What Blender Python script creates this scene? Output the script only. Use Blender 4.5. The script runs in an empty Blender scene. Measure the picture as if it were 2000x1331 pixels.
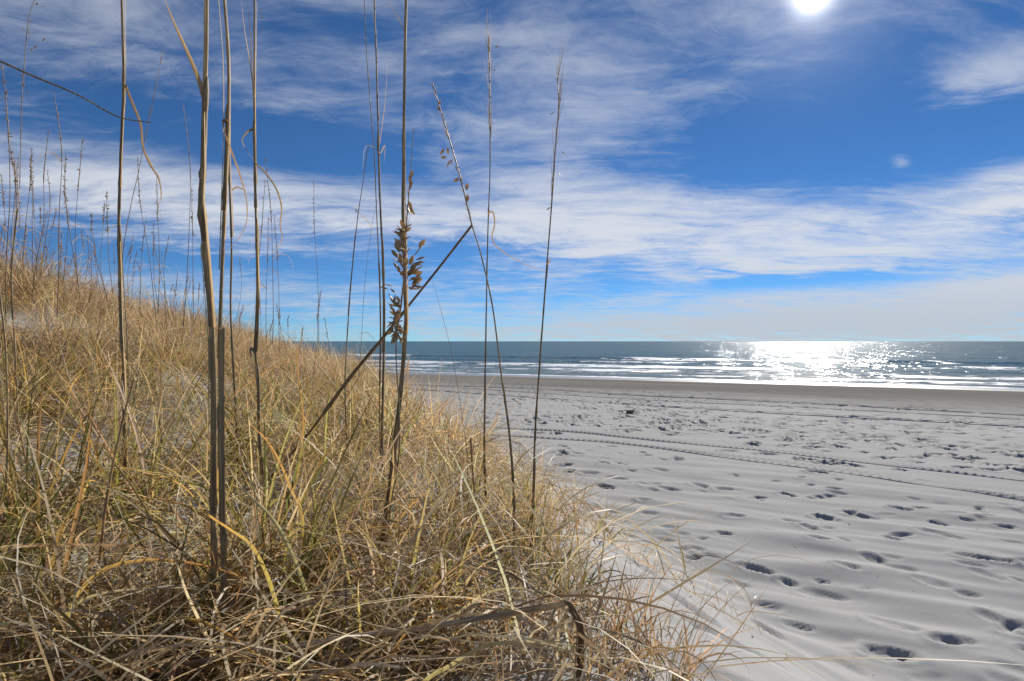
import bpy, math, random
import numpy as np
from mathutils import Vector

SC = bpy.context.scene
COL = SC.collection
R = math.radians
rng = np.random.default_rng(7)
random.seed(7)

# ------------------------------------------------------------------ camera
LENS, SENSOR = 20.0, 36.0
F = 2000 * LENS / SENSOR                 # focal length in photo pixels (2000 px wide)
CX, HY = 1000.0, 667.0                   # principal column, horizon row
CAM_Z = 1.6
cam = bpy.data.cameras.new('camera'); cam_o = bpy.data.objects.new('camera', cam); COL.objects.link(cam_o)
cam_o.location = (0, 0, CAM_Z); cam_o.rotation_euler = (R(90), 0, 0)
cam.lens = LENS; cam.sensor_width = SENSOR; cam.clip_start = 0.02; cam.clip_end = 60000
cam.shift_y = 1.5 / 2000
SC.camera = cam_o

# ------------------------------------------------------------------ sun, sky, exposure
SUN_AZ = math.atan2(1588 - CX, F)                                    # clockwise from +Y
SUN_EL = math.atan((HY + 12) / F * math.cos(SUN_AZ))
SUN_DIR = Vector((math.sin(SUN_AZ) * math.cos(SUN_EL), math.cos(SUN_AZ) * math.cos(SUN_EL), math.sin(SUN_EL)))
sun = bpy.data.lights.new('sun', 'SUN'); sun_o = bpy.data.objects.new('sun', sun); COL.objects.link(sun_o)
sun.energy = 4.2; sun.angle = R(0.55); sun.color = (1.0, 0.95, 0.87)
sun_o.rotation_euler = SUN_DIR.to_track_quat('Z', 'Y').to_euler(); sun_o.location = SUN_DIR * 40
SKY_STRENGTH = 0.060
SC.view_settings.view_transform = 'Standard'; SC.view_settings.look = 'None'
SC.view_settings.gamma = 1.0; SC.view_settings.exposure = 0.55
try: SC.view_settings.use_curve_mapping = False
except Exception: pass
SC.render.engine = 'CYCLES'
SC.cycles.use_denoising = True
SC.cycles.max_bounces = 6; SC.cycles.diffuse_bounces = 3; SC.cycles.glossy_bounces = 2
SC.cycles.transparent_max_bounces = 8; SC.cycles.sample_clamp_indirect = 6.0


class G:
    """small helper for writing node graphs as expressions"""
    def __init__(s, tree): s.t = tree; s.n = tree.nodes; s.l = tree.links
    def put(s, sock, v):
        if isinstance(v, bpy.types.NodeSocket): s.l.new(v, sock)
        elif v is not None: sock.default_value = v
    def m(s, op, a, b=None, c=None, clamp=False):
        n = s.n.new('ShaderNodeMath'); n.operation = op; n.use_clamp = clamp
        for i, v in enumerate((a, b, c)):
            if v is not None: s.put(n.inputs[i], v)
        return n.outputs[0]
    def v(s, op, a, b=None, scale=None):
        n = s.n.new('ShaderNodeVectorMath'); n.operation = op
        s.put(n.inputs[0], a)
        if b is not None: s.put(n.inputs[1], b)
        if scale is not None: s.put(n.inputs['Scale'], scale)
        return n.outputs['Value'] if op in ('DOT_PRODUCT', 'LENGTH') else n.outputs[0]
    def xyz(s, x, y, z):
        n = s.n.new('ShaderNodeCombineXYZ')
        for i, q in enumerate((x, y, z)): s.put(n.inputs[i], q)
        return n.outputs[0]
    def sep(s, v):
        n = s.n.new('ShaderNodeSeparateXYZ'); s.put(n.inputs[0], v); return n.outputs
    def noise(s, v, scale, detail=4, rough=0.5, dist=0.0, color=False, w=None):
        n = s.n.new('ShaderNodeTexNoise')
        if w is not None: n.noise_dimensions = '4D'; n.inputs['W'].default_value = w
        s.put(n.inputs['Vector'], v); n.inputs['Scale'].default_value = scale
        n.inputs['Detail'].default_value = detail; n.inputs['Roughness'].default_value = rough
        n.inputs['Distortion'].default_value = dist
        return n.outputs['Color' if color else 'Fac']
    def ramp(s, x, lo, hi, a=0.0, b=1.0, smooth=True):
        n = s.n.new('ShaderNodeMapRange'); n.interpolation_type = 'SMOOTHSTEP' if smooth else 'LINEAR'
        for k, q in (('Value', x), ('From Min', lo), ('From Max', hi), ('To Min', a), ('To Max', b)): s.put(n.inputs[k], q)
        return n.outputs[0]
    def mix(s, f, a, b, blend='MIX'):
        n = s.n.new('ShaderNodeMix'); n.data_type = 'RGBA'; n.blend_type = blend
        s.put(n.inputs[0], f)
        for sock, q in ((n.inputs[6], a), (n.inputs[7], b)):
            if isinstance(q, tuple) and len(q) == 3: q = (*q, 1)
            s.put(sock, q)
        return n.outputs[2]
    def attr(s, name, out='Color'):
        n = s.n.new('ShaderNodeAttribute'); n.attribute_name = name; return n.outputs[out]
    def pos(s): return s.n.new('ShaderNodeNewGeometry').outputs['Position']


def px_dir(x, y):
    az = math.atan((x - CX) / F); return az, math.atan((HY - y) / F * math.cos(az))


world = bpy.data.worlds.new('World'); SC.world = world; world.use_nodes = True
world.node_tree.nodes.clear()
g = G(world.node_tree)
sky = g.n.new('ShaderNodeTexSky'); sky.sky_type = 'NISHITA'; sky.sun_disc = False
sky.sun_elevation = SUN_EL; sky.sun_rotation = SUN_AZ
sky.altitude = 0; sky.air_density = 0.6; sky.dust_density = 0.0; sky.ozone_density = 8.0
D = g.v('NORMALIZE', g.n.new('ShaderNodeTexCoord').outputs['Generated'])
dx, dy, dz = g.sep(D)
az = g.m('ARCTAN2', dx, dy); el = g.m('ARCSINE', dz)
den = g.m('ADD', g.m('MAXIMUM', dz, 0.0), 0.10)
Q = g.xyz(g.m('DIVIDE', dx, den), g.m('DIVIDE', dy, den), 0.0)
warp = g.v('SCALE', g.v('SUBTRACT', g.noise(Q, 0.9, 5, 0.55, color=True), (0.5, 0.5, 0.5)), scale=0.55)
Q2 = g.v('ADD', Q, warp)
nbig = g.m('SUBTRACT', g.noise(Q2, 0.75, 7, 0.58), 0.5)
Qs = g.v('MULTIPLY', Q2, (0.9, 1.6, 1.0))
nfine = g.m('SUBTRACT', g.noise(Qs, 1.9, 12, 0.70, 0.3), 0.5)
azw = g.m('ADD', az, g.m('MULTIPLY', nbig, 0.22)); elw = g.m('ADD', el, g.m('MULTIPLY', nfine, 0.05))
cov = None
CLOUDS = [(1450, 450, 430, 58, .66), (1680, 500, 380, 34, .45), (1080, 430, 260, 60, .40), (1250, 385, 220, 36, .30),
          (1780, 612, 700, 58, .85), (1250, 648, 520, 26, .50), (1930, 560, 320, 30, .55),
          (180, 370, 380, 72, .52), (650, 400, 380, 50, .42), (250, 560, 520, 30, .30), (700, 600, 330, 22, .22),
          (920, 40, 520, 190, .26), (1120, 240, 200, 130, .26), (1910, 150, 140, 44, 1.15), (1985, 402, 130, 24, .9), (1990, 335, 110, 20, .6),
          (1710, 315, 26, 16, .62), (120, 60, 420, 130, .30),
          (1640, 285, 380, 90, -.60), (540, 278, 340, 44, -.70), (1560, 548, 190, 15, -.75), (300, 500, 380, 24, -.35), (900, 492, 150, 24, -.40)]
for (bx_, by_, rx, ry, amp) in CLOUDS:
    a0, e0 = px_dir(bx_, by_); c0 = math.cos(a0)
    p = g.m('POWER', g.m('DIVIDE', g.m('SUBTRACT', azw, a0), rx / F * c0 * c0), 2.0)
    q = g.m('POWER', g.m('DIVIDE', g.m('SUBTRACT', elw, e0), ry / F * c0), 2.0)
    b = g.m('MULTIPLY', g.m('EXPONENT', g.m('MULTIPLY', g.m('ADD', p, q), -0.8)), amp)
    cov = b if cov is None else g.m('ADD', cov, b)
tot = g.m('ADD', cov, g.m('ADD', g.m('MULTIPLY', nbig, 1.0), g.m('MULTIPLY', nfine, 2.3)))
nstr = g.m('SUBTRACT', g.noise(g.v('MULTIPLY', Q2, (0.5, 3.2, 1.0)), 3.1, 8, 0.6, 0.5), 0.5)
tot = g.m('ADD', tot, g.m('MULTIPLY', nstr, 0.8))
dens = g.m('MULTIPLY', g.ramp(tot, -0.22, 1.05), g.ramp(el, 0.18, 0.40, 0.92, 0.55))
dens = g.m('MULTIPLY', dens, g.ramp(el, -0.02, 0.0))
hs = g.n.new('ShaderNodeHueSaturation'); hs.inputs['Saturation'].default_value = 0.98; hs.inputs['Value'].default_value = 1.0
g.put(hs.inputs['Color'], sky.outputs[0])
skyc = g.v('MULTIPLY', g.v('SCALE', hs.outputs[0], scale=SKY_STRENGTH), (0.68, 0.96, 1.03))
lowc = g.ramp(el, 0.0, 0.16)
cloudc = g.mix(lowc, (0.36, 0.38, 0.42), (0.49, 0.51, 0.55))
col = g.mix(dens, skyc, cloudc)
dot = g.m('MAXIMUM', g.v('DOT_PRODUCT', D, tuple(SUN_DIR)), 0.0)
aur = g.m('ADD', g.m('MULTIPLY', g.m('POWER', dot, 30000.0), 60.0),
          g.m('ADD', g.m('MULTIPLY', g.m('POWER', dot, 3600.0), 1.2), g.m('MULTIPLY', g.m('POWER', dot, 220.0), 0.13)))
col = g.v('ADD', col, g.v('SCALE', (1.0, 0.97, 0.92), scale=aur))
bg = g.n.new('ShaderNodeBackground'); g.put(bg.inputs[0], col); bg.inputs[1].default_value = 1.0
wo = g.n.new('ShaderNodeOutputWorld'); g.l.new(bg.outputs[0], wo.inputs[0])

# ------------------------------------------------------------------ noise and terrain
_perm = np.random.default_rng(11).permutation(512)
_ang = np.random.default_rng(12).uniform(0, 2 * np.pi, 512)


def pn(x, y, seed=0):
    x = np.asarray(x, float); y = np.asarray(y, float)
    xi = np.floor(x).astype(int); yi = np.floor(y).astype(int); fx = x - xi; fy = y - yi
    u = fx * fx * fx * (fx * (fx * 6 - 15) + 10); v = fy * fy * fy * (fy * (fy * 6 - 15) + 10)

    def gr(i, j, ax, ay):
        a = _ang[_perm[(_perm[(i + seed * 17) & 511] + j) & 511]]
        return np.cos(a) * ax + np.sin(a) * ay
    a = gr(xi, yi, fx, fy); b = gr(xi + 1, yi, fx - 1, fy)
    c = gr(xi, yi + 1, fx, fy - 1); d = gr(xi + 1, yi + 1, fx - 1, fy - 1)
    return (a * (1 - u) + b * u) * (1 - v) + (c * (1 - u) + d * u) * v


def fbm(x, y, seed=0, o=3):
    s = 0; a = 1.0
    for k in range(o):
        s = s + a * pn(x * 2 ** k, y * 2 ** k, seed + k); a *= 0.5
    return s


def sm(a, b, x):
    t = np.clip((np.asarray(x, float) - a) / (b - a), 0, 1); return t * t * (3 - 2 * t)


SHORE_N = np.array([0.42, 0.9077]); SHORE_T = np.array([0.9077, -0.42])
SEA_Z = -0.6
TOE_Y = [-10, 0, 1.5, 2.7, 4.0, 7.7, 10.5, 14, 19, 26, 34, 60]
TOE_X = [4.6, 1.95, 1.45, 1.05, 0.60, -0.70, -1.55, -2.6, -4.0, -6.2, -9.0, -20]


def dune_s(x, y):
    return (np.interp(y, TOE_Y, TOE_X) - x) * 0.93 + 0.22 * pn(y * 0.55, x * 0.2, 5) * sm(2.5, 5, y)


def H(x, y):
    """height of the smooth sand surface"""
    x = np.asarray(x, float); y = np.asarray(y, float)
    u = x * SHORE_N[0] + y * SHORE_N[1]; t = x * SHORE_T[0] + y * SHORE_T[1]
    zb = np.interp(u, [-60, 9, 16, 27, 34, 44, 70, 140], [0.02, 0, -0.10, -0.40, -0.6, -0.9, -2.2, -4])
    s = dune_s(x, y)
    P = np.interp(y, [0, 4, 8, 12, 18, 30, 60], [1.12, 1.10, 1.02, 0.88, 0.70, 0.6, 0.6])
    zd = P * sm(-0.8, 1.6, s)
    zd = zd + 1.20 * sm(1.3, 6.0, s) * sm(1.0, 5.5, y) + 0.5 * sm(6, 16, s)
    ins = sm(0.4, 1.6, s)
    zd = zd + ins * (0.10 * fbm(x * 0.8, y * 0.8, 20, 2) + 0.035 * pn(x * 2.7, y * 2.7, 23))
    a = x * 0.906 - y * 0.423; b = x * 0.423 + y * 0.906
    near = 1 - sm(4.5, 9.0, np.hypot(x, y))
    rip = (0.046 * pn(a * 1.0 + 0.6 * pn(a * .7, b * .7, 31), b * 3.0, 30) + 0.014 * pn(a * 1.6, b * 6.5, 33)) * (0.18 + 0.82 * near)
    rip = rip * (1 - sm(18, 26, u)) * (1 - 0.6 * ins)
    und = 0.03 * pn(a * 0.25, b * 0.6, 35) * (1 - sm(20, 27, u))
    return zb + zd + rip + und


def Hs(x, y): return float(H(np.array([x]), np.array([y]))[0])


def ray_d(px, py):
    return np.array([(px - CX) / F, 1.0, (HY - py) / F])


def ground_hit(px, py):
    """where the sight line of a photo pixel meets the sand (depth measured along +Y)"""
    d = ray_d(px, py); k = np.concatenate([np.arange(0.35, 6, 0.01), np.arange(6, 60, 0.05)])
    below = (CAM_Z + d[2] * k) < H(d[0] * k, k)
    i = int(np.argmax(below)); k0 = k[i] if below.any() else 40.0
    return np.array([d[0] * k0, k0, Hs(d[0] * k0, k0)])


def at(px, py, depth):
    d = ray_d(px, py) * depth; return Vector((d[0], d[1], CAM_Z + d[2]))


# ------------------------------------------------------------------ object helpers
def tag(o, label=None, cat=None, group=None, kind=None):
    for k, v in (('label', label), ('category', cat), ('group', group), ('kind', kind)):
        if v: o[k] = v
    return o


def mesh_np(name, verts, quads, mats, smooth=True, cols=None, attrs=None):
    me = bpy.data.meshes.new(name)
    verts = np.ascontiguousarray(verts, dtype=np.float32); quads = np.ascontiguousarray(quads, dtype=np.int32)
    n = len(quads); k = quads.shape[1]
    me.vertices.add(len(verts)); me.vertices.foreach_set('co', verts.ravel())
    me.loops.add(n * k); me.loops.foreach_set('vertex_index', quads.ravel())
    me.polygons.add(n); me.polygons.foreach_set('loop_start', np.arange(0, n * k, k, dtype=np.int32))
    try: me.polygons.foreach_set('loop_total', np.full(n, k, dtype=np.int32))
    except Exception: pass
    me.polygons.foreach_set('use_smooth', np.full(n, smooth, dtype=bool))
    if cols is not None:
        a = me.color_attributes.new('tint', 'FLOAT_COLOR', 'POINT')
        c = np.ones((len(verts), 4), np.float32); c[:, :3] = cols; a.data.foreach_set('color', c.ravel())
    for nm, val in (attrs or {}).items():
        a = me.attributes.new(nm, 'FLOAT', 'POINT'); a.data.foreach_set('value', np.ascontiguousarray(val, np.float32))
    me.update(calc_edges=True); me.validate()
    for m in (mats if isinstance(mats, list) else [mats]): me.materials.append(m)
    return me


def link(name, me, parent=None, loc=None):
    o = bpy.data.objects.new(name, me); COL.objects.link(o)
    if loc is not None: o.location = loc
    if parent is not None: o.parent = parent
    return o


def empty(name, loc):
    o = bpy.data.objects.new(name, None); COL.objects.link(o); o.location = loc; o.empty_display_size = 0.05; return o


def new_mat(name):
    m = bpy.data.materials.new(name); m.use_nodes = True; m.node_tree.nodes.clear(); return m, G(m.node_tree)


def finish(g, shader, disp=None):
    o = g.n.new('ShaderNodeOutputMaterial'); g.l.new(shader, o.inputs[0])


def principled(g, base, rough=0.6, spec=0.3, normal=None, **kw):
    p = g.n.new('ShaderNodeBsdfPrincipled'); g.put(p.inputs['Base Color'], base if not isinstance(base, tuple) else (*base[:3], 1))
    g.put(p.inputs['Roughness'], rough); g.put(p.inputs['Specular IOR Level'], spec)
    if normal is not None: g.put(p.inputs['Normal'], normal)
    for k, v in kw.items(): g.put(p.inputs[k], v)
    return p.outputs[0]


def bump(g, h, strength, dist):
    b = g.n.new('ShaderNodeBump'); b.inputs['Strength'].default_value = strength; b.inputs['Distance'].default_value = dist
    g.put(b.inputs['Height'], h); return b.outputs[0]


# ------------------------------------------------------------------ materials
def sand_material():
    m, g = new_mat('sand')
    P = g.pos()
    wet = g.attr('wet', 'Fac')
    patch = g.noise(P, 0.6, 5, 0.55); mid = g.noise(P, 7.0, 5, 0.6); grain = g.noise(P, 420.0, 3, 0.7)
    dry = g.mix(patch, (0.300, 0.296, 0.287), (0.366, 0.361, 0.352))
    dry = g.mix(g.ramp(mid, 0.35, 0.7, 0, 0.35), dry, (0.31, 0.308, 0.304))
    dry = g.mix(g.ramp(grain, 0.30, 0.75, 0.0, 0.55), dry, g.mix(g.noise(P, 900.0, 2, 0.6), (0.20, 0.19, 0.175), (0.60, 0.59, 0.57)))
    streak = g.noise(g.v('MULTIPLY', g.v('ADD', g.v('SCALE', P, scale=1.0), (0, 0, 0)), (0.42, 0.9077, 1.0)), 1.0, 2, 0.5)
    su = g.m('ADD', g.v('DOT_PRODUCT', P, (0.42, 0.9077, 0.0)), 0.0); st_ = g.v('DOT_PRODUCT', P, (0.9077, -0.42, 0.0))
    streak = g.ramp(g.noise(g.xyz(g.m('MULTIPLY', su, 1.6), g.m('MULTIPLY', st_, 0.06), 0.0), 1.0, 5, 0.65), 0.3, 0.7)
    wetc = g.mix(streak, (0.165, 0.156, 0.142), (0.245, 0.234, 0.216))
    base = g.mix(wet, dry, wetc)
    h = g.m('ADD', g.m('MULTIPLY', grain, 0.5), g.m('MULTIPLY', g.noise(P, 60.0, 4, 0.6), 1.0))
    spec = g.ramp(wet, 0, 0.8, 0.11, 0.0, smooth=False)
    sw = g.ramp(g.m('ADD', su, g.m('MULTIPLY', g.noise(g.xyz(g.m('MULTIPLY', st_, 0.11), 0.0, 0.0), 1.0, 3, 0.5), 3.0)), 31.6, 33.2)
    spec = g.m('ADD', spec, g.m('MULTIPLY', sw, 0.35)); rgh = g.ramp(sw, 0, 1, 0.95, 0.30, smooth=False)
    finish(g, principled(g, base, rgh, spec, bump(g, h, 0.4, 0.004)))
    return m


def blade_material(name, trans=0.5, rough=0.48):
    m, g = new_mat(name)
    c = g.attr('tint')
    P = g.pos()
    c = g.mix(g.ramp(g.noise(P, 45.0, 3, 0.6), 0.3, 0.75, 0.0, 0.55), c, g.v('SCALE', c, scale=0.55))
    s1 = principled(g, c, rough, 0.38)
    t = g.n.new('ShaderNodeBsdfTranslucent'); g.put(t.inputs[0], g.v('MULTIPLY', c, (1.42, 1.34, 1.2)))
    mx = g.n.new('ShaderNodeMixShader'); mx.inputs[0].default_value = trans
    g.l.new(s1, mx.inputs[1]); g.l.new(t.outputs[0], mx.inputs[2])
    finish(g, mx.outputs[0]); return m


def stem_material():
    m, g = new_mat('dry_stem')
    c = g.attr('tint')
    co = g.n.new('ShaderNodeTexCoord').outputs['Object']
    st = g.noise(g.v('MULTIPLY', co, (260.0, 260.0, 5.0)), 1.0, 4, 0.65)
    bl = g.noise(g.v('MULTIPLY', co, (30.0, 30.0, 14.0)), 1.0, 4, 0.6)
    c2 = g.mix(g.ramp(st, 0.38, 0.68), g.v('SCALE', c, scale=0.6), g.v('SCALE', c, scale=1.55))
    c2 = g.mix(g.ramp(bl, 0.45, 0.75, 0, 0.6), c2, (0.20, 0.145, 0.095))
    s1 = principled(g, c2, 0.6, 0.2, bump(g, st, 0.5, 0.0008))
    t = g.n.new('ShaderNodeBsdfTranslucent'); g.put(t.inputs[0], c2)
    mx = g.n.new('ShaderNodeMixShader'); mx.inputs[0].default_value = 0.24
    g.l.new(s1, mx.inputs[1]); g.l.new(t.outputs[0], mx.inputs[2])
    finish(g, mx.outputs[0]); return m


def water_material():
    m, g = new_mat('sea_water')
    P = g.pos()
    foam = g.attr('foam', 'Fac'); shallow = g.attr('shallow', 'Fac')
    # chop: slopes taken from layered noise, wind ripples a little stretched along the shore
    px_, py_, pz_ = g.sep(P)
    t = g.m('ADD', g.m('MULTIPLY', px_, 0.9077), g.m('MULTIPLY', py_, -0.42))
    u = g.m('ADD', g.m('MULTIPLY', px_, 0.42), g.m('MULTIPLY', py_, 0.9077))
    W = g.xyz(g.m('MULTIPLY', t, 0.6), u, 0.0)
    tot = None
    for sc, amp, det in ((0.16, 0.34, 3), (0.8, 0.85, 4), (3.6, 1.25, 4)):
        n = g.v('SCALE', g.v('SUBTRACT', g.noise(W, sc, det, 0.6, color=True), (0.5, 0.5, 0.5)), scale=amp)
        tot = n if tot is None else g.v('ADD', tot, n)
    gust = g.ramp(g.noise(g.xyz(g.m('MULTIPLY', t, 0.55), g.m('MULTIPLY', u, 0.03), 0.0), 1.0, 6, 0.75), 0.34, 0.68, 0.12, 1.75)
    tot = g.v('SCALE', tot, scale=gust)
    nrm = g.v('NORMALIZE', g.v('ADD', g.v('MULTIPLY', tot, (1.0, 1.0, 0.0)), g.n.new('ShaderNodeNewGeometry').outputs['Normal']))
    deep = g.mix(g.noise(W, 0.03, 3, 0.5), (0.038, 0.092, 0.112), (0.052, 0.115, 0.128))
    base = g.mix(shallow, deep, (0.13, 0.155, 0.15))
    body = g.n.new('ShaderNodeBsdfDiffuse'); g.put(body.inputs['Color'], base)
    gl = g.n.new('ShaderNodeBsdfGlossy'); gl.inputs['Roughness'].default_value = 0.13; g.put(gl.inputs['Normal'], nrm)
    wm = g.n.new('ShaderNodeMixShader'); wm.inputs[0].default_value = 0.30; g.l.new(body.outputs[0], wm.inputs[1]); g.l.new(gl.outputs[0], wm.inputs[2])
    wsh = wm.outputs[0]
    lace = g.noise(g.v('MULTIPLY', W, (1.3, 1.0, 1.0)), 0.7, 10, 0.72, 0.8)
    k = g.ramp(g.m('ADD', foam, g.m('MULTIPLY', g.m('SUBTRACT', lace, 0.5), 2.3)), 0.36, 0.74)
    fsh = principled(g, (0.78, 0.80, 0.81), 0.55, 0.3, bump(g, lace, 0.6, 0.05))
    mx = g.n.new('ShaderNodeMixShader'); g.put(mx.inputs[0], k); g.l.new(wsh, mx.inputs[1]); g.l.new(fsh, mx.inputs[2])
    finish(g, mx.outputs[0]); return m


M_SAND = sand_material()
M_BLADE = blade_material('grass_blade')
M_LEAF = blade_material('dry_leaf', 0.5, 0.42)
M_HUSK = blade_material('seed_husk', 0.4, 0.5)
M_STEM = stem_material()
M_WATER = water_material()

# ------------------------------------------------------------------ the sand: beach and dune in one sheet
def axis(lo, hi, c0, c1, h, glo, ghi):
    core = list(np.arange(c0, c1, h)); up = []; x = core[-1]; s = h
    while x < hi: s *= ghi; x += s; up.append(x)
    dn = []; x = c0; s = h
    while x > lo: s *= glo; x -= s; dn.append(x)
    return np.array(dn[::-1] + core + up)


GX = axis(-90, 110, 0.3, 4.2, 0.022, 1.028, 1.014)
GY = axis(-9, 75, 1.0, 5.6, 0.022, 1.03, 1.0095)
XX, YY = np.meshgrid(GX, GY)
ZZ = H(XX, YY)


def dent(cx, cy, ang, L, W, dep, rim=0.35):
    """press a foot-shaped hollow with a pushed-up rim into the sheet"""
    r = L * 1.1 + 0.05
    i0, i1 = np.searchsorted(GX, (cx - r, cx + r)); j0, j1 = np.searchsorted(GY, (cy - r, cy + r))
    if i1 - i0 < 2 or j1 - j0 < 2: return
    X = XX[j0:j1, i0:i1] - cx; Y = YY[j0:j1, i0:i1] - cy
    a = (X * math.cos(ang) + Y * math.sin(ang)) / (L / 2); b = (-X * math.sin(ang) + Y * math.cos(ang)) / (W / 2)
    b = b * (1.0 + 0.22 * a)
    q = np.sqrt(a * a + b * b) + 0.24 * pn(a * 1.5 + cx * 3, b * 1.5 + cy * 5, 40) + .16 * pn(a * 4 + cx * 7, b * 4 + cy * 3, 41)
    prof = -sm(1.0, 0.45, q) * (0.8 + 0.35 * a.clip(-1, 1)) if False else -(1 - sm(0.42, 1.0, q)) * (0.85 + 0.25 * np.clip(a, -1, 1))
    lip = rim * np.exp(-((q - 1.13) / 0.17) ** 2) * (0.7 + 0.5 * np.clip(-a, -1, 1))
    ZZ[j0:j1, i0:i1] += dep * (prof + lip + .35 * pn(X * 16 + cx * 5, Y * 16 + cy * 9, 42) * np.exp(-(q / 1.3) ** 2))


FOOT = [(1610, 1165, 1.25), (1478, 1112, 1.2), (1440, 1142, 1.0), (1545, 1018, .9), (1578, 1028, .9), (1500, 1035, .7), (1600, 1050, .9), (1742, 1088, .8),
        (1765, 1112, 1.1), (1822, 1137, 1.2), (1905, 1088, 1.), (1945, 1092, 1.), (1898, 1103, .9), (1940, 1127, 1.2), (1892, 1162, .8), (1742, 1218, 1.3),
        (1660, 1306, .9), (1500, 1187, 1.1), (1652, 1055, .7), (1735, 1005, .7), (1822, 1020, .8), (1862, 1050, .9), (1890, 1016, .8), (1930, 1006, .7),
        (1980, 1060, .9), (1950, 1212, 1.1), (1985, 1225, 1.2), (1740, 1278, 1.3), (1432, 1255, 1.1), (1502, 1232, 1.0), (1192, 1000, .9), (1165, 990, .8),
        (1308, 1030, 1.), (1270, 1004, .9), (1355, 1090, .8), (1362, 1072, .8), (1385, 1085, .7), (1225, 1045, .8), (1300, 1055, .8), (1420, 975, .7), (1440, 960, .7),
        (1372, 962, .6), (1275, 960, .7), (1330, 985, .6), (1840, 985, .7), (1785, 975, .7), (1990, 1310, 1.2), (1560, 1225, .9), (1340, 1180, 1.1),
        (1260, 1110, .9), (1400, 1330, 1.2), (1850, 1250, 1.0), (1690, 1150, .7), (1960, 985, .8), (1990, 1000, .8), (1800, 940, .7)]
for (fx, fy, k) in FOOT:
    p = ground_hit(fx, fy)
    dent(p[0], p[1], R(rng.normal(-28, 26)), 0.23 * k * rng.uniform(.9, 1.15), 0.10 * k * rng.uniform(.9, 1.3), 0.024 * k * rng.uniform(.4, 1.15), 0.30)
# wandering walkers' trails, older prints softened by the wind
T1 = [(930, 833), (1140, 843), (1230, 855), (1500, 880), (1700, 903), (2000, 936)]
T2 = [(930, 846), (1200, 862), (1400, 890), (1600, 915), (1800, 942), (2000, 972)]
TRK = [np.array([ground_hit(*p)[:2] for p in T]) for T in (T1, T2)]


def on_track(x, y):
    for P in TRK:
        yy = np.interp(x, P[:, 0], P[:, 1]) if P[0, 0] - 1 < x < P[-1, 0] + 8 else 1e3
        if x > P[-1, 0]: yy = P[-1, 1] + (x - P[-1, 0]) * (P[-1, 1] - P[-2, 1]) / (P[-1, 0] - P[-2, 0])
        if abs(y - yy) < .38: return True
    return False


def on_beach(x, y): return dune_s(x, y) < -1.0 and 3.0 < x * .42 + y * .9077 < 24.5 and not on_track(x, y)
for k in range(46):
    u0 = rng.uniform(4.5, 23) if k > 16 else rng.uniform(8, 15); t0 = rng.uniform(-14, 16); hd = R(rng.normal(-25, 22)); step = rng.uniform(.55, .75)
    p = SHORE_N * u0 + SHORE_T * t0; side = 1
    for q in range(int(rng.integers(12, 34))):
        hd += rng.normal(0, .06); p = p + step * np.array([math.cos(hd), math.sin(hd)]); side = -side
        x = p[0] - side * .12 * math.sin(hd); y = p[1] + side * .12 * math.cos(hd)
        if on_beach(x, y) and rng.random() < .85:
            w = rng.uniform(.8, 1.2); dent(x, y, hd + rng.normal(0, .15), .26 * w, .11 * w * rng.uniform(1, 1.4), rng.uniform(.012, .03) * (1 + 1.2 * sm(5, 11, math.hypot(x, y))), .3)
for k in range(6500):
    p = SHORE_N * rng.triangular(4, 12, 25) + SHORE_T * rng.uniform(-20, 26); x, y = p
    if not on_beach(x, y): continue
    d = math.hypot(x, y)
    if d < 5.5 and rng.random() < .25: continue
    if fbm(x * .25, y * .4, 55, 2) < -.12 and rng.random() < .8: continue
    w = rng.uniform(.55, 1.25); dent(x, y, R(rng.normal(-25, 35)), .27 * w, .15 * w, rng.uniform(.012, .03) * (1 + 1.8 * sm(5, 11, d)), .35)

for k in range(340):                       # small scuffed prints on the near sand
    p = SHORE_N * rng.uniform(2.2, 8.0) + SHORE_T * rng.uniform(-3.5, 8.5); x, y = p
    if dune_s(x, y) > -.7 or on_track(x, y) or fbm(x * .5, y * .8, 57, 2) < -.05: continue
    w = rng.uniform(.5, 1.05); dent(x, y, R(rng.normal(-28, 30)), .24 * w, .12 * w, rng.uniform(.010, .028), .32)
UU = XX * SHORE_N[0] + YY * SHORE_N[1]
TT = XX * SHORE_T[0] + YY * SHORE_T[1]
WET = sm(12.5, 25.5, UU + 1.6 * fbm(TT * .12, UU * .25, 60, 3) + 0.8 * pn(TT * .5, UU * 2.2, 61))
ny, nx = XX.shape
idx = np.arange(nx * ny).reshape(ny, nx)
quads = np.stack([idx[:-1, :-1], idx[:-1, 1:], idx[1:, 1:], idx[1:, :-1]], -1).reshape(-1, 4)
beach = link('beach', mesh_np('beach', np.stack([XX, YY, ZZ], -1).reshape(-1, 3), quads, M_SAND, attrs={'wet': WET.ravel()}))
tag(beach, 'pale grey sand sloping from the grassy dune to the water, full of footprints', kind='structure')


def Hgrid(x, y):
    """height of the finished sheet (with dents) by bilinear lookup"""
    i = np.clip(np.searchsorted(GX, x) - 1, 0, nx - 2); j = np.clip(np.searchsorted(GY, y) - 1, 0, ny - 2)
    fx = (x - GX[i]) / (GX[i + 1] - GX[i]); fy = (y - GY[j]) / (GY[j + 1] - GY[j])
    return (ZZ[j, i] * (1 - fx) + ZZ[j, i + 1] * fx) * (1 - fy) + (ZZ[j + 1, i] * (1 - fx) + ZZ[j + 1, i + 1] * fx) * fy


# ------------------------------------------------------------------ wheel tracks pressed in the sand
def resample(pts, step):
    pts = np.asarray(pts, float); seg = np.linalg.norm(np.diff(pts, axis=0), axis=1); L = np.concatenate([[0], np.cumsum(seg)])
    n = max(2, int(L[-1] / step)); s = np.linspace(0, L[-1], n)
    return np.stack([np.interp(s, L, pts[:, k]) for k in range(pts.shape[1])], -1), s


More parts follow.
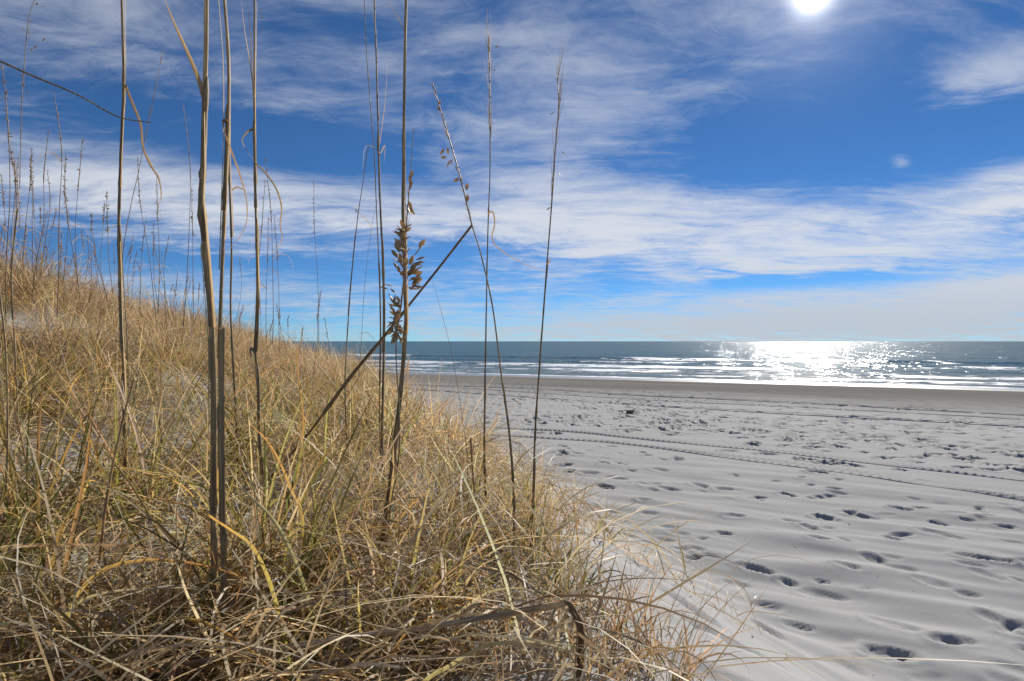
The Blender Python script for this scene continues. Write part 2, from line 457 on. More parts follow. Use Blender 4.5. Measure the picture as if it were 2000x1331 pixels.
def track(pix, label, width, lug, step, depth=0.03, ext=8.0, cover=0.0):
    P = np.array([ground_hit(*p)[:2] for p in pix])
    d0 = (P[0] - P[1]) / np.linalg.norm(P[0] - P[1]); d1 = (P[-1] - P[-2]) / np.linalg.norm(P[-1] - P[-2])
    P = np.vstack([P[0] + d0 * ext, P, P[-1] + d1 * ext])
    C, s = resample(P, step)
    for _ in range(3):
        k = max(3, int(0.8 / step)); ker = np.ones(k) / k
        pad = np.pad(C, ((k // 2, k - 1 - k // 2), (0, 0)), mode='edge'); C = np.stack([np.convolve(pad[:, q], ker, 'valid') for q in range(2)], -1)
    C = C + 0.02 * np.stack([pn(s * .6, s * 0, 70), pn(s * .6, s * 0 + 3, 71)], -1)
    T = np.gradient(C, axis=0); T /= np.linalg.norm(T, axis=1)[:, None]; Nn = np.stack([-T[:, 1], T[:, 0]], -1)
    prof = np.array([-1.25, -1.08, -.96, -.86, -.6, -.3, 0, .3, .6, .86, .96, 1.08, 1.25]); n = len(prof)
    hz = np.array([-.9, .15, .28, .08, .05, .05, .05, .05, .05, .08, .28, .15, -.9]) * depth * (1.0 if lug else 1.7)
    V = np.zeros((len(C), n, 3))
    for j in range(n):
        xy = C + Nn * (prof[j] * width / 2)
        z = Hgrid(xy[:, 0], xy[:, 1]) + hz[j] * (1 + .8 * pn(s * 2.3, s * 0 + j * .4, 72) if 0 < j < n - 1 else 1)
        if lug and 3 <= j <= n - 4:
            ph = (s / lug + abs(prof[j]) * 1.1) % 1.0
            z = z + depth * 1.0 * sm(.45, .55, ph) * (1 - sm(.9, 1.0, ph)) * (.25 + .75 * sm(-.25, .2, pn(s * .8, s * 0 + prof[j] * .6, 73)))
        V[:, j, 0] = xy[:, 0]; V[:, j, 1] = xy[:, 1]; V[:, j, 2] = z + .003
    ii = np.arange(len(C) * n).reshape(len(C), n)
    q = np.stack([ii[:-1, :-1], ii[1:, :-1], ii[1:, 1:], ii[:-1, 1:]], -1).reshape(-1, 4)
    v = V.reshape(-1, 3); w = sm(12.5, 25.5, v[:, 0] * SHORE_N[0] + v[:, 1] * SHORE_N[1])
    o = link('tire_track', mesh_np('tire_track', v, q, M_SAND, attrs={'wet': w}))
    tag(o, label, kind='structure')


track(T1, 'ribbed tire track in the dry sand, seaward one of a pair', .27, .085, .014, .020)
track(T2, 'ribbed tire track in the dry sand, dune side one of a pair', .32, .10, .014, .020)
track([(800, 752), (1000, 758), (1300, 776), (1650, 792), (2000, 812)], 'long smooth wheel rut near the wet sand', .30, 0, .08, .032)
track([(960, 771), (1300, 795), (1650, 815), (2000, 834)], 'long smooth wheel rut across the footprint field', .28, 0, .08, .030)
track([(1000, 765), (1300, 784), (1650, 801), (2000, 820)], 'thin faint wheel rut between two deeper ruts', .14, 0, .08, .016)

# ------------------------------------------------------------------ the sea
us = np.concatenate([np.arange(30, 76, .22), 76 + np.cumsum(.22 * 1.03 ** np.arange(1, 330))]); us = us[us < 45000]
ts = axis(-45000, 45000, -26, 60, .4, 1.06, 1.06)
TS, US = np.meshgrid(ts, us)
zsea = np.full_like(TS, SEA_Z); foam = np.zeros_like(TS)
curve = 1.6 * pn(TS * .035, TS * 0, 80)
for (u0, amp, w, f0, thr) in ((37.5, .06, .7, .40, .0), (43, .10, .9, .5, .0), (50, .18, 1.2, .65, -.05), (58.5, .20, 1.4, .5, .1), (70, .40, 1.6, .85, .12), (92, .16, 2.6, .0, .9), (118, .16, 3.4, .0, .9)):
    e = US - u0 - curve * (1 + .5 * pn(TS * .02 + u0, TS * 0, 81)) - 1.0 * pn(TS * .12, TS * 0 + u0, 82)
    on = .55 + .9 * pn(TS * .03 + u0 * .37, TS * 0 + 4, 83)
    on = np.clip(on, .15, 1.3)
    zsea += amp * on * np.where(e < 0, np.exp(-(e / (w * .55)) ** 2), np.exp(-(e / (w * 1.4)) ** 2))
    br = sm(thr - .12, thr + .2, pn(TS * .045 + u0 * .9, TS * 0 + u0, 84) + .35 * pn(TS * .3, US * .5 + u0, 89))
    foam += f0 * br * np.where(e < .2, np.exp(-((e - .2) / (w * 2.3)) ** 2), np.exp(-((e - .2) / (w * .7)) ** 2))
surf = sm(72, 44, US) if False else 1 - sm(40, 70, US)
foam += .30 * surf * (0.75 + .8 * fbm(TS * .06, US * .35, 85, 3))
edge = 34.0 + .9 * fbm(TS * .07, TS * 0, 86, 2)
foam += .55 * np.exp(-((US - edge - .35) / .45) ** 2)
chop = .05 * fbm(TS * .25, US * .5, 87, 2) + .03 * pn(TS * .9, US * 1.4, 88)
zsea += chop * sm(36, 48, US) * (1 - sm(200, 500, US))
sx = TS * SHORE_T[0] + US * SHORE_N[0]; sy = TS * SHORE_T[1] + US * SHORE_N[1]
n0, n1 = TS.shape; ii = np.arange(n0 * n1).reshape(n0, n1)
sq = np.stack([ii[:-1, :-1], ii[:-1, 1:], ii[1:, 1:], ii[1:, :-1]], -1).reshape(-1, 4)
sea = link('sea', mesh_np('sea', np.stack([sx, sy, zsea], -1).reshape(-1, 3), sq, M_WATER,
                          attrs={'foam': np.clip(foam, 0, 1.2).ravel(), 'shallow': (1 - sm(34, 60, US)).ravel()}))
tag(sea, 'blue green sea with low white surf rolling onto the beach', kind='structure')

# ------------------------------------------------------------------ blades of grass (vectorised)
STRAW = np.array([.55, .385, .195]); PALE = np.array([.64, .53, .34]); BROWN = np.array([.29, .185, .098]); RUST = np.array([.44, .265, .125])
OLIVE = np.array([.335, .295, .09]); GREEN = np.array([.215, .235, .06]); ORANGE = np.array([.54, .265, .085]); GREY = np.array([.34, .29, .23])


def blades(base, head, length, elev, bend, width, cbase, ctip, K=6, power=1.3, vfold=True, swirl=0.55, clear=.004, rnd=None):
    rnd = rnd or rng
    N = len(base); s = np.linspace(0, 1, K + 1)
    th = elev[:, None] - bend[:, None] * s[None, :] ** power
    ph = head[:, None] + swirl * rnd.normal(0, 1, N)[:, None] * s[None, :]
    st = np.stack([np.cos(th) * np.cos(ph), np.cos(th) * np.sin(ph), np.sin(th)], -1) * (length / K)[:, None, None]
    P = np.concatenate([np.zeros((N, 1, 3)), np.cumsum(st[:, :-1], 1)], 1) + base[:, None, :]
    hz = H(P[..., 0], P[..., 1]) + clear + .02 * rnd.random((N, 1)) * s[None, :]
    P[..., 2] = np.maximum(P[..., 2], hz - .02 * (1 - s[None, :]) * (s[None, :] < .01))
    P[:, 0, 2] -= .012
    roll = rnd.uniform(-.9, .9, N)
    sd = np.stack([-np.sin(ph), np.cos(ph), np.zeros_like(ph)], -1)
    up = np.stack([-np.sin(th) * np.cos(ph), -np.sin(th) * np.sin(ph), np.cos(th)], -1)
    sd = sd * np.cos(roll)[:, None, None] + up * np.sin(roll)[:, None, None]
    up2 = np.cross(st, sd); up2 /= np.linalg.norm(up2, axis=-1, keepdims=True) + 1e-9
    w = (width[:, None] * np.clip(1.02 - s[None, :] ** 2.2, .06, 1) * (.75 + .25 * np.minimum(1, s[None, :] * 5)))[..., None] / 2
    if vfold:
        V = np.stack([P - sd * w, P - up2 * w * .5, P + sd * w], 2); c = 3
    else:
        V = np.stack([P - sd * w, P + sd * w], 2); c = 2
    tmix = (s[None, :, None] ** 1.2)
    C = cbase[:, None, :] * (1 - tmix) + ctip[:, None, :] * tmix
    C = np.repeat(C[:, :, None, :], c, 2)
    ii = np.arange(N * (K + 1) * c).reshape(N, K + 1, c)
    q = np.stack([ii[:, :-1, :-1], ii[:, :-1, 1:], ii[:, 1:, 1:], ii[:, 1:, :-1]], -1).reshape(-1, 4)
    return V.reshape(-1, 3), q, np.clip(C, .01, .75).reshape(-1, 3)


def merge(parts):
    vs, qs, cs, o = [], [], [], 0
    for v, q, c in parts: vs.append(v); qs.append(q + o); cs.append(c); o += len(v)
    return np.vstack(vs), np.vstack(qs), np.vstack(cs)


def pick(N, table, rnd):
    w = np.array([t[0] for t in table], float); w /= w.sum(); k = rnd.choice(len(table), N, p=w)
    a = np.array([t[1] for t in table])[k]; b = np.array([t[2] for t in table])[k]
    j = rnd.normal(1, .17, (N, 1)).clip(.5, 1.5)
    return a * j, b * j


NEARMIX = [(3.2, OLIVE, STRAW), (2.2, GREEN, OLIVE), (1.6, OLIVE, ORANGE), (2.6, STRAW, PALE), (1.6, STRAW, STRAW), (1.2, BROWN, STRAW), (.9, GREY, PALE), (.5, STRAW, ORANGE)]
FARMIX = [(2.2, STRAW, PALE), (1.4, STRAW, STRAW), (2.0, RUST, STRAW), (3.0, BROWN, STRAW), (2.0, BROWN, RUST), (.9, OLIVE, STRAW), (2.2, GREY, PALE), (.5, OLIVE, OLIVE)]
UPMIX = [(2.4, GREEN, OLIVE), (2.4, OLIVE, OLIVE), (3.2, OLIVE, ORANGE), (1.2, STRAW, ORANGE), (2, OLIVE, STRAW), (1, STRAW, PALE)]
RUSTMIX = [(3.0, RUST, STRAW), (2, BROWN, RUST), (2, STRAW, PALE), (.8, GREY, STRAW)]


def tussock(cx, cy, n, rad, L0, L1, mix, w0, w1, K, vf, arch=.6, rnd=None, spread=1.0):
    """one tuft: upright blades in the middle, arching ones outside"""
    rnd = rnd or rng
    r = rad * np.sqrt(rnd.random(n)); a = rnd.uniform(0, 2 * np.pi, n)
    bx = cx + r * np.cos(a); by = cy + r * np.sin(a)
    base = np.stack([bx, by, H(bx, by)], -1)
    head = a + rnd.normal(0, .7, n)
    L = rnd.uniform(L0, L1, n)
    arc = rnd.random(n) < arch
    el = np.where(arc, rnd.uniform(R(48), R(82), n), rnd.uniform(R(68), R(90), n)) - spread * .25 * (r / rad)
    bd = np.where(arc, rnd.uniform(R(70), R(230), n), rnd.uniform(R(8), R(60), n))
    cb, ct = pick(n, mix, rnd)
    tone = np.clip(rnd.normal(.88, .24), .45, 1.3) * np.array([1, 1 + rnd.normal(0, .05), 1 + rnd.normal(0, .12)]); cb = cb * tone; ct = ct * tone
    return blades(base, head, L, el, bd, rnd.uniform(w0, w1, n), cb, ct, K, 1.35, vf, rnd=rnd)


def litter(n, pts, mix, L0, L1, w0, w1, K=5, rise=.12):
    base = np.stack([pts[:, 0], pts[:, 1], H(pts[:, 0], pts[:, 1]) + rng.uniform(.006, rise, n) * rng.random(n)], -1)
    cb, ct = pick(n, mix, rng)
    return blades(base, rng.uniform(0, 2 * np.pi, n), rng.uniform(L0, L1, n), rng.normal(.30, .35, n), rng.uniform(.1, 1.6, n), rng.uniform(w0, w1, n), cb, ct, K, 1.0, False, .8)


BARE = [(370, 812, .45, .5), (100, 872, .5, .5), (320, 1085, .28, .35), (880, 955, .6, .35), (905, 1015, .35, .4), (590, 830, .5, .45), (720, 800, .6, .4), (560, 1000, .2, .5), (180, 930, .35, .4)]
BARE = [(*ground_hit(a, b)[:2], r * 1.1, w * 1.6) for a, b, r, w in BARE]


def bare(x, y):
    f = np.ones_like(x)
    for bx, by, r, w in BARE: f = f * (1 - (1 - w * .25) * np.exp(-(((x - bx) ** 2 + (y - by) ** 2) / r ** 2)))
    return f


def scatter(n, y0, y1, smin, wl, mode=1.0, free=.98, thin=.10):
    """random spots on the dune between two distances, denser inland than at its edge"""
    out = []
    while len(out) < n:
        y = rng.uniform(y0 ** mode, y1 ** mode) ** (1 / mode) if y0 > 0 else rng.uniform(y0, y1); tx = float(np.interp(y, TOE_Y, TOE_X))
        x = rng.uniform(-wl * max(y, .6) - 1.2, tx + .4)
        if math.hypot(x, y) < (free if y > 0 else .7): continue
        if x > .12 and .0 < y < 1.9 and (x > .28 or rng.random() < .85): continue
        s = float(dune_s(x, y))
        if s < smin: continue
        if rng.random() > thin + (1 - thin) * sm(smin + .2, smin + 1.7, s): continue
        X = np.array([x]); Y = np.array([y])
        if rng.random() > float(bare(X, Y)[0]) * (.18 + .82 * sm(-.3, .2, fbm(x * .9, y * .9, 90, 3))): continue
        out.append((x, y))
    return np.array(out)


near_parts, mid_parts, far_parts, lit_parts = [], [], [], []
for (x, y) in scatter(300, .5, 3.4, .25, 1.35, 1.25):
    d = math.hypot(x, y); tall = (.46 + .14 * float(sm(2.0, 3.0, dune_s(x, y)))) if d > 1.3 else .34
    f = .5 + .5 * float(sm(.6, 2.0, dune_s(x, y)))
    near_parts.append(tussock(x, y, int(rng.integers(14, 32)), rng.uniform(.05, .13), .16 * f, tall * f, NEARMIX, .0028, .0066, 8, True, .72))
for (x, y) in scatter(340, .9, 3.6, .85, 1.35, 1.2):
    near_parts.append(tussock(x, y, int(rng.integers(5, 11)), rng.uniform(.02, .06), .28, .50 + .16 * float(sm(1.6, 2.6, dune_s(x, y))), UPMIX, .0036, .0072, 8, True, .28))
for (x, y) in scatter(70, .75, 1.15, .3, 1.3, 1.0, .80):
    near_parts.append(tussock(x, y, int(rng.integers(16, 30)), rng.uniform(.05, .12), .08, .22, NEARMIX, .0025, .0055, 8, True, .8))
for (x, y) in scatter(90, -1.5, .5, .3, 1.0):
    if math.hypot(x, y) > .7: near_parts.append(tussock(x, y, 30, .1, .2, .38, NEARMIX, .0028, .006, 7, True, .6))
for (x, y) in scatter(700, 3.4, 8.5, .15, 1.35):
    mid_parts.append(tussock(x, y, int(rng.integers(36, 66)), rng.uniform(.08, .22), .2, .40 + .28 * float(sm(3.6, 6.5, y)), FARMIX if rng.random() < .75 else RUSTMIX, .0032, .0062, 6, False, .66))
for (x, y) in scatter(1150, 8.5, 24, .1, 1.3, 1.2):
    far_parts.append(tussock(x, y, int(rng.integers(28, 46)), rng.uniform(.12, .32), .3, .72, FARMIX if rng.random() < .6 else RUSTMIX, .0055, .0105, 5, False, .6))
for (x, y) in scatter(420, 5.0, 14, .5, 1.3, 1.2):
    far_parts.append(tussock(x, y, int(rng.integers(5, 14)), rng.uniform(.05, .15), .55, 1.0, FARMIX, .004, .0075, 7, False, .4))
for k in range(95):                        # thin short grass over the sandy shoulder below the stalks
    p = ground_hit(rng.uniform(640, 1080), rng.uniform(910, 1110))
    if dune_s(p[0], p[1]) < .45: continue
    near_parts.append(tussock(p[0], p[1], int(rng.integers(7, 20)), rng.uniform(.03, .09), .10, .32, FARMIX if rng.random() < .6 else NEARMIX, .0016, .0036, 8, True, .6))
LITMIX = [(3, STRAW, PALE), (3.6, PALE, PALE * 1.1), (2, GREY, PALE), (1.4, BROWN, STRAW), (.8, RUST, STRAW), (.5, GREY, GREY)]
p = scatter(19000, .5, 4.0, .35, 1.3, 1.15, .74, .15); lit_parts.append(litter(len(p), p, LITMIX, .10, .44, .0020, .0058, 6, .15))
p = np.array([ground_hit(a_, b_)[:2] for a_, b_ in zip(rng.uniform(560, 1090, 900), rng.uniform(900, 1130, 900))]); p = p[dune_s(p[:, 0], p[:, 1]) > .3]; lit_parts.append(litter(len(p), p, LITMIX + [(3, BROWN, STRAW)], .06, .26, .0014, .0034, 6, .05))
p = scatter(11000, 4.0, 9, .1, 1.25); lit_parts.append(litter(len(p), p, LITMIX, .15, .45, .003, .006, 4, .22))
for nm, parts, lab in (('dune_grass', near_parts, 'dense olive and straw coloured grass tangle at the foot of the tall stalks'),
                       ('dune_grass', mid_parts, 'straw coloured arching grass covering the dune hollow and slope'),
                       ('dune_grass', far_parts, 'dry tan grass covering the dune ridge beyond the hollow'),
                       ('dry_grass_litter', lit_parts, 'pale fallen grass bits lying matted on the dune sand')):
    v, q, c = merge(parts); tag(link(nm, mesh_np(nm, v, q, M_BLADE, cols=c)), lab, 'grass', kind='stuff')

# single tufts that stand apart on the sand
TUFTS = [(835, 875, 130, .30, .3, .75, RUSTMIX, .0035, .007, 'large rust brown rounded grass tuft on the dune edge'),
         (760, 815, 90, .30, .3, .7, FARMIX, .0045, .008, 'pale tan grass tuft just behind the large rust brown tuft'), (890, 905, 50, .14, .25, .6, RUSTMIX, .003, .006, 'small rusty grass tuft in front of the large rust brown tuft'),
         (935, 935, 34, .10, .25, .6, FARMIX, .0025, .005, 'tan grass tuft beside the short snapped stalk stub'), (910, 985, 30, .08, .2, .5, NEARMIX, .0025, .005, 'olive grass tuft on the dune side of the short snapped stalk stub'), (1000, 960, 26, .08, .2, .5, FARMIX, .0025, .005, 'tan grass tuft just seaward of the stalk with the wavy leaf'),
         (975, 1040, 34, .07, .2, .5, NEARMIX, .002, .0045, 'olive grass tuft between the wavy leaf stalk and the husk stalk'), (1035, 1075, 46, .07, .22, .55, NEARMIX, .0022, .0048, 'upright olive grass tuft round the foot of the outermost tall stalk'),
         (1075, 1110, 30, .06, .2, .42, NEARMIX, .0018, .004, 'low olive grass tuft just seaward of the outermost tall stalk'), (1130, 1190, 40, .06, .2, .5, NEARMIX, .0018, .0042, "wiry olive tuft standing right over the fallen stalk's snapped end"), (1095, 1160, 34, .05, .2, .5, NEARMIX, .0018, .0042, "olive tuft between the outermost tall stalk and the fallen stalk's snapped end"),
         (1190, 1250, 44, .06, .18, .42, RUSTMIX, .0016, .0036, "rusty wiry tuft on the sand just beyond the fallen stalk's snapped end"), (1255, 1300, 48, .07, .18, .45, NEARMIX, .0016, .0038, 'thin wiry grass tuft lowest down on the sandy slope'),
         (1310, 1325, 30, .05, .18, .45, NEARMIX, .0016, .0036, 'sparse wiry tuft next to the lowest thin wiry tuft'), (1160, 1310, 36, .06, .15, .35, RUSTMIX, .0018, .0036, "short rusty tuft in front of the fallen stalk's snapped end"), (1060, 1030, 24, .06, .2, .5, FARMIX, .002, .004, 'thin tan tuft just behind the outermost tall stalk'),
         (1120, 1060, 14, .04, .18, .42, FARMIX, .0016, .003, None), (1230, 1180, 12, .04, .15, .4, FARMIX, .0014, .0028, None), (1280, 1230, 10, .04, .15, .38, NEARMIX, .0014, .0028, None),
         (880, 845, 40, .16, .25, .6, FARMIX, .004, .007, 'tan grass tuft touching the large rust brown tuft on its seaward side'), (930, 850, 14, .08, .3, .7, FARMIX, .004, .006, 'few tall tan blades standing seaward of the large rust brown tuft'), (1005, 1120, 40, .08, .2, .5, NEARMIX, .002, .0045, 'olive grass tuft at the foot of the leaning stalk with golden husks')]
for (a, b, n, rad, L0, L1, mx, w0, w1, lab) in TUFTS:
    p = ground_hit(a, b)
    lf = .5 if p[1] < 3 else .8
    v, q, c = tussock(p[0], p[1], n, rad, L0 * lf, L1 * lf, mx, w0, w1, 8, True, .55)
    o = link('grass_tuft', mesh_np('grass_tuft', v - p, q, M_BLADE, cols=c), loc=p)
    tag(o, lab or 'sparse sprig of a few thin blades alone on the bare sandy slope', 'grass tuft', None if lab else 'sparse sprigs on the sandy slope')


# ------------------------------------------------------------------ tall sea oat stalks
def crom(pts, n):
    """smooth curve through points"""
    P = [Vector(p) for p in pts]
    if len(P) == 2: P = [P[0], (P[0] + P[1]) / 2, P[1]]
    P = [P[0] * 2 - P[1]] + P + [P[-1] * 2 - P[-2]]
    out = []
    m = len(P) - 3
    for i in range(m):
        a, b, c, d = P[i:i + 4]
        for k in range(n):
            t = k / n
            out.append(.5 * ((2 * b) + (c - a) * t + (2 * a - 5 * b + 4 * c - d) * t * t + (3 * b - a - 3 * c + d) * t ** 3))
    out.append(P[-2]); return np.array([list(p) for p in out])


def tube(C, rad, sides=8, c0=STRAW, c1=STRAW, lobes=0.0, seed=0, close=True):
    C = np.asarray(C); n = len(C); T = np.gradient(C, axis=0); T /= np.linalg.norm(T, axis=1)[:, None] + 1e-9
    ref = np.array([0.0, 1.0, 0.0]); ref = ref if abs(T[0] @ ref) < .9 else np.array([1.0, 0, 0])
    A = np.cross(T, ref); A /= np.linalg.norm(A, axis=1)[:, None] + 1e-9; B = np.cross(T, A)
    a = np.arange(sides) / sides * 2 * np.pi
    lob = 1 + lobes * np.cos(2 * a + seed)
    V = C[:, None, :] + (A[:, None, :] * np.cos(a)[None, :, None] + B[:, None, :] * np.sin(a)[None, :, None]) * (np.asarray(rad)[:, None] * lob[None, :])[..., None]
    ii = np.arange(n * sides).reshape(n, sides); jj = np.roll(ii, -1, 1)
    q = np.stack([ii[:-1], jj[:-1], jj[1:], ii[1:]], -1).reshape(-1, 4)
    s = np.linspace(0, 1, n)[:, None, None]
    C_ = np.repeat((np.asarray(c0) * (1 - s) + np.asarray(c1) * s), sides, 1) * (.75 + .5 * (pn(a * .9 + seed, a * 0 + seed, 7)[None, :, None] + .5))
    return V.reshape(-1, 3), q, np.clip(C_.reshape(-1, 3), .01, .8)


def ribbon(C, w, c0, c1, tilt=0.0, fold=.45):
    C = np.asarray(C); n = len(C); T = np.gradient(C, axis=0); T /= np.linalg.norm(T, axis=1)[:, None] + 1e-9
    k = np.linspace(0, 1, n)[:, None]; ax = np.array([math.sin(tilt) * .6, math.cos(tilt), math.sin(tilt) * .7])[None, :] + k * np.array([[.3, 0, .4 * math.sin(tilt * 3)]])
    S = np.cross(T, ax); S /= np.linalg.norm(S, axis=1)[:, None] + 1e-9; U = np.cross(T, S)
    w = np.asarray(w)[:, None] / 2
    V = np.stack([C - S * w, C - U * w * fold, C + S * w], 1)
    ii = np.arange(n * 3).reshape(n, 3); q = np.stack([ii[:-1, :-1], ii[:-1, 1:], ii[1:, 1:], ii[1:, :-1]], -1).reshape(-1, 4)
    s = np.linspace(0, 1, n)[:, None, None]
    return V.reshape(-1, 3), q, np.clip(np.repeat(np.asarray(c0) * (1 - s) + np.asarray(c1) * s, 3, 1).reshape(-1, 3), .01, .8)


def part(name, geo, mat, root, sub=None, axis=None):
    v, q, c = geo; v = v - np.array(root.location)
    if axis is not None:                   # grain runs along the local Z of a stem
        rq = Vector(axis).normalized().to_track_quat('Z', 'Y'); v = v @ np.array(rq.to_matrix())
    o = link(name, mesh_np(name, v, q, mat, cols=c), parent=sub or root)
    if axis is not None: o.rotation_euler = rq.to_euler()
    return o


# one spikelet: a flat pointed husk of overlapping scales
def spikelet_mesh():
    rows = [(0, .08), (.12, .42), (.3, .85), (.5, 1.0), (.68, .82), (.84, .5), (1.0, .06)]
    v, q = [], []
    for i, (t, w) in enumerate(rows):
        jag = .12 * (i % 2)
        for a in range(8):
            an = a / 8 * 2 * math.pi
            v.append((math.cos(an) * w * (.235 + jag * .25 * abs(math.cos(an))), math.sin(an) * w * .055, t))
    for i in range(len(rows) - 1):
        for a in range(8): q.append((i * 8 + a, i * 8 + (a + 1) % 8, (i + 1) * 8 + (a + 1) % 8, (i + 1) * 8 + a))
    v = np.array(v); c = np.array([.42, .30, .16])[None, :] * (1 - v[:, 2:3]) + np.array([.62, .48, .29])[None, :] * v[:, 2:3]
    return mesh_np('spikelet', v, np.array(q), M_HUSK, cols=c)


ME_SPIKE = spikelet_mesh()


def place_spike(parent, root, p, direction, size, roll):
    o = link('spikelet', ME_SPIKE, parent=parent)
    qd = Vector(direction).normalized().to_track_quat('Z', 'Y')
    o.rotation_mode = 'QUATERNION'
    from mathutils import Quaternion
    o.rotation_quaternion = qd @ Quaternion((0, 0, 1), roll)
    o.location = Vector(p) - root.location; o.scale = (size,) * 3
    return o


def spikes_joined(C, n, size, spread, rnd, down=.3):
    """small husks and hair-thin branchlets along the top of a far stem, one mesh"""
    parts = []
    for k in range(n):
        t = rnd.random(); i = min(int(t * (len(C) - 1)), len(C) - 2); p = C[i] + (C[i + 1] - C[i]) * rnd.random()
        a = rnd.uniform(0, 2 * np.pi); d = np.array([math.cos(a) * spread, math.sin(a) * spread, rnd.uniform(-down, 1.0)]); d /= np.linalg.norm(d)
        sz = size * rnd.uniform(.6, 1.2)
        pts = np.array([p, p + d * sz * .5, p + d * sz])
        parts.append(tube(pts, [.0005, sz * .17, .0004], 5, RUST, STRAW, 0, k))
    return merge(parts)


def hairs(C, n, L, rnd, rad=.0005, spread=.16):
    parts = [tube(C, np.linspace(rad * 3.6, rad * 1.6, len(C)), 6, STRAW, STRAW)]
    for k in range(n):
        i = int(rnd.integers(0, len(C) - 1)); p = C[i]; a = rnd.uniform(0, 2 * np.pi)
        t = C[-1] - C[0]; t = t / np.linalg.norm(t); d = t + spread * rnd.uniform(.2, 1.2) * np.array([math.cos(a), math.sin(a), 0])
        l = L * rnd.uniform(.5, 1.1); m = p + d * l * .5 + np.array([math.cos(a), math.sin(a), 0]) * l * .02
        parts.append(tube(np.array([p, m, p + d * l * .95]), [rad, rad * .9, rad * .4], 4, STRAW, PALE, 0, k))
    return merge(parts)


def stalk(label, path, r0, r1, leaves=(), sheaths=(), strands=(), group=None, depth=None, c0=STRAW, c1=STRAW, cat='sea oat', seed=1, lean=0.0, root=True, name='sea_oat_stalk'):
    """path runs from the root upward, in photo pixels; the root pixel gives the distance"""
    rnd = np.random.default_rng(seed)
    if depth is None: b = ground_hit(*path[0]); depth = b[1]
    else:
        d = ray_d(*path[0]) * depth; b = np.array([d[0], d[1], CAM_Z + d[2]])
    Y = [depth + lean * (path[0][1] - y) / 1000 for (_, y) in path]
    r0 *= .56; r1 *= .74
    P = [at(x, y, k) for (x, y), k in zip(path, Y)]
    if root:
        z = Hs(P[0].x, P[0].y) - .03
        if P[0].z > z + .01: P = [Vector((P[0].x + (P[0].x - P[1].x) * .1, P[0].y, z))] + P
    e = empty(name, P[0] if root else tuple(P[0]))
    bpy.context.view_layer.update()
    C = crom(P, 10); s = np.linspace(0, 1, len(C))
    rad = r0 + (r1 - r0) * s
    rad = rad * (1 + .14 * pn(s * 40, s * 0 + seed, 95))
    for k in range(5):                     # nodes
        t = rnd.uniform(.05, .8); rad = rad * (1 + .38 * np.exp(-((s - t) / .006) ** 2))
    part('stem', tube(C, rad, 8, c0, c1, .10, seed), M_STEM, e, axis=C[-1] - C[0])
    L = np.concatenate([[0], np.cumsum(np.linalg.norm(np.diff(C, axis=0), axis=1))]) / np.linalg.norm(np.diff(C, axis=0), axis=1).sum()

    def on(t): return np.array([np.interp(t, L, C[:, k]) for k in range(3)])
    for (t0, t1, fat, off) in sheaths:     # old leaf sheaths hugging the stem
        tt = np.linspace(t0, t1, 14); S = np.array([on(t) for t in tt]); S[:, 0] += off * (np.linspace(0, 1, 14) ** 1.5)
        rr = np.array([np.interp(t, s, rad) for t in tt]) * fat * (1 - .25 * np.linspace(0, 1, 14)); rr = rr * (1 + .2 * pn(np.linspace(0, 6, 14) + seed, np.zeros(14), 96)); rr[-3:-1] *= 1.25; rr[-1] *= .5
        part('sheath', tube(S, rr, 7, BROWN * .8 + STRAW * .2, STRAW * .85, .25, seed + t0 * 9), M_STEM, e)
    for (t0, t1, dx0, dx1, w) in strands:  # thin split strands running beside the stem
        tt = np.linspace(t0, t1, 16); S = np.array([on(min(t, .999)) for t in tt]); S[:, 0] += np.linspace(dx0, dx1, 16) + .0015 * np.sin(np.linspace(0, 5, 16) + seed); S[:, 1] -= .004
        part('strand', ribbon(S, w * np.linspace(1, .35, 16), STRAW * .9, PALE, rnd.uniform(-.6, .6)), M_LEAF, e)
    for lf in leaves:
        pts, w = lf[0], lf[1]; bow = lf[2] if len(lf) > 2 else .03
        k = len(pts); yy = [depth + lean * (path[0][1] - pts[0][1]) / 1000 - .004 - bow * (i / (k - 1)) for i in range(k)]
        Cl = crom([at(x, y, q) for (x, y), q in zip(pts, yy)], 8); m = np.linspace(0, 1, len(Cl))
        c_a = lf[3] if len(lf) > 3 else STRAW * .75; c_b = lf[4] if len(lf) > 4 else STRAW
        part('leaf', ribbon(Cl, w * np.clip(1.05 - m ** 1.6, .12, 1), c_a, c_b, rnd.uniform(-.7, .7)), M_LEAF, e)
    return e, C, depth


DARK = np.array([.28, .185, .10]); MIDC = np.array([.40, .275, .145])
# traced stalks, left to right
e, C, d = stalk('', [(40, 905), (32, 754), (27, 653), (22, 535), (30, 440), (38, 368), (43, 188), (47, 131), (56, 38), (72, -12)], .0040, .0013, sheaths=[(.05, .3, 1.5, .003), (.32, .55, 1.4, .002)],
                 leaves=[([(38, 368), (36, 400), (26, 430), (28, 500)], .004)], c0=MIDC, seed=2)
tag(e, 'slender stalk with sparse seeds up its top, left of the bare thick stalk', 'sea oat')
hd = part('seed_head', hairs(C[-34:], 26, .05, np.random.default_rng(3), .0004, .3), M_HUSK, e)
for (x, y, a) in ((83, 80, .9), (66, 95, .8), (50, 92, -.9), (60, 100, .5), (48, 60, -.6), (58, 45, .4), (54, 68, .3), (85, 14, 1.2), (47, 170, -.2), (52, 185, .4), (44, 150, -.5), (70, 10, .6)):
    place_spike(hd, e, at(x, y, d - .005), (a, .1, .8), .013, a * 3)

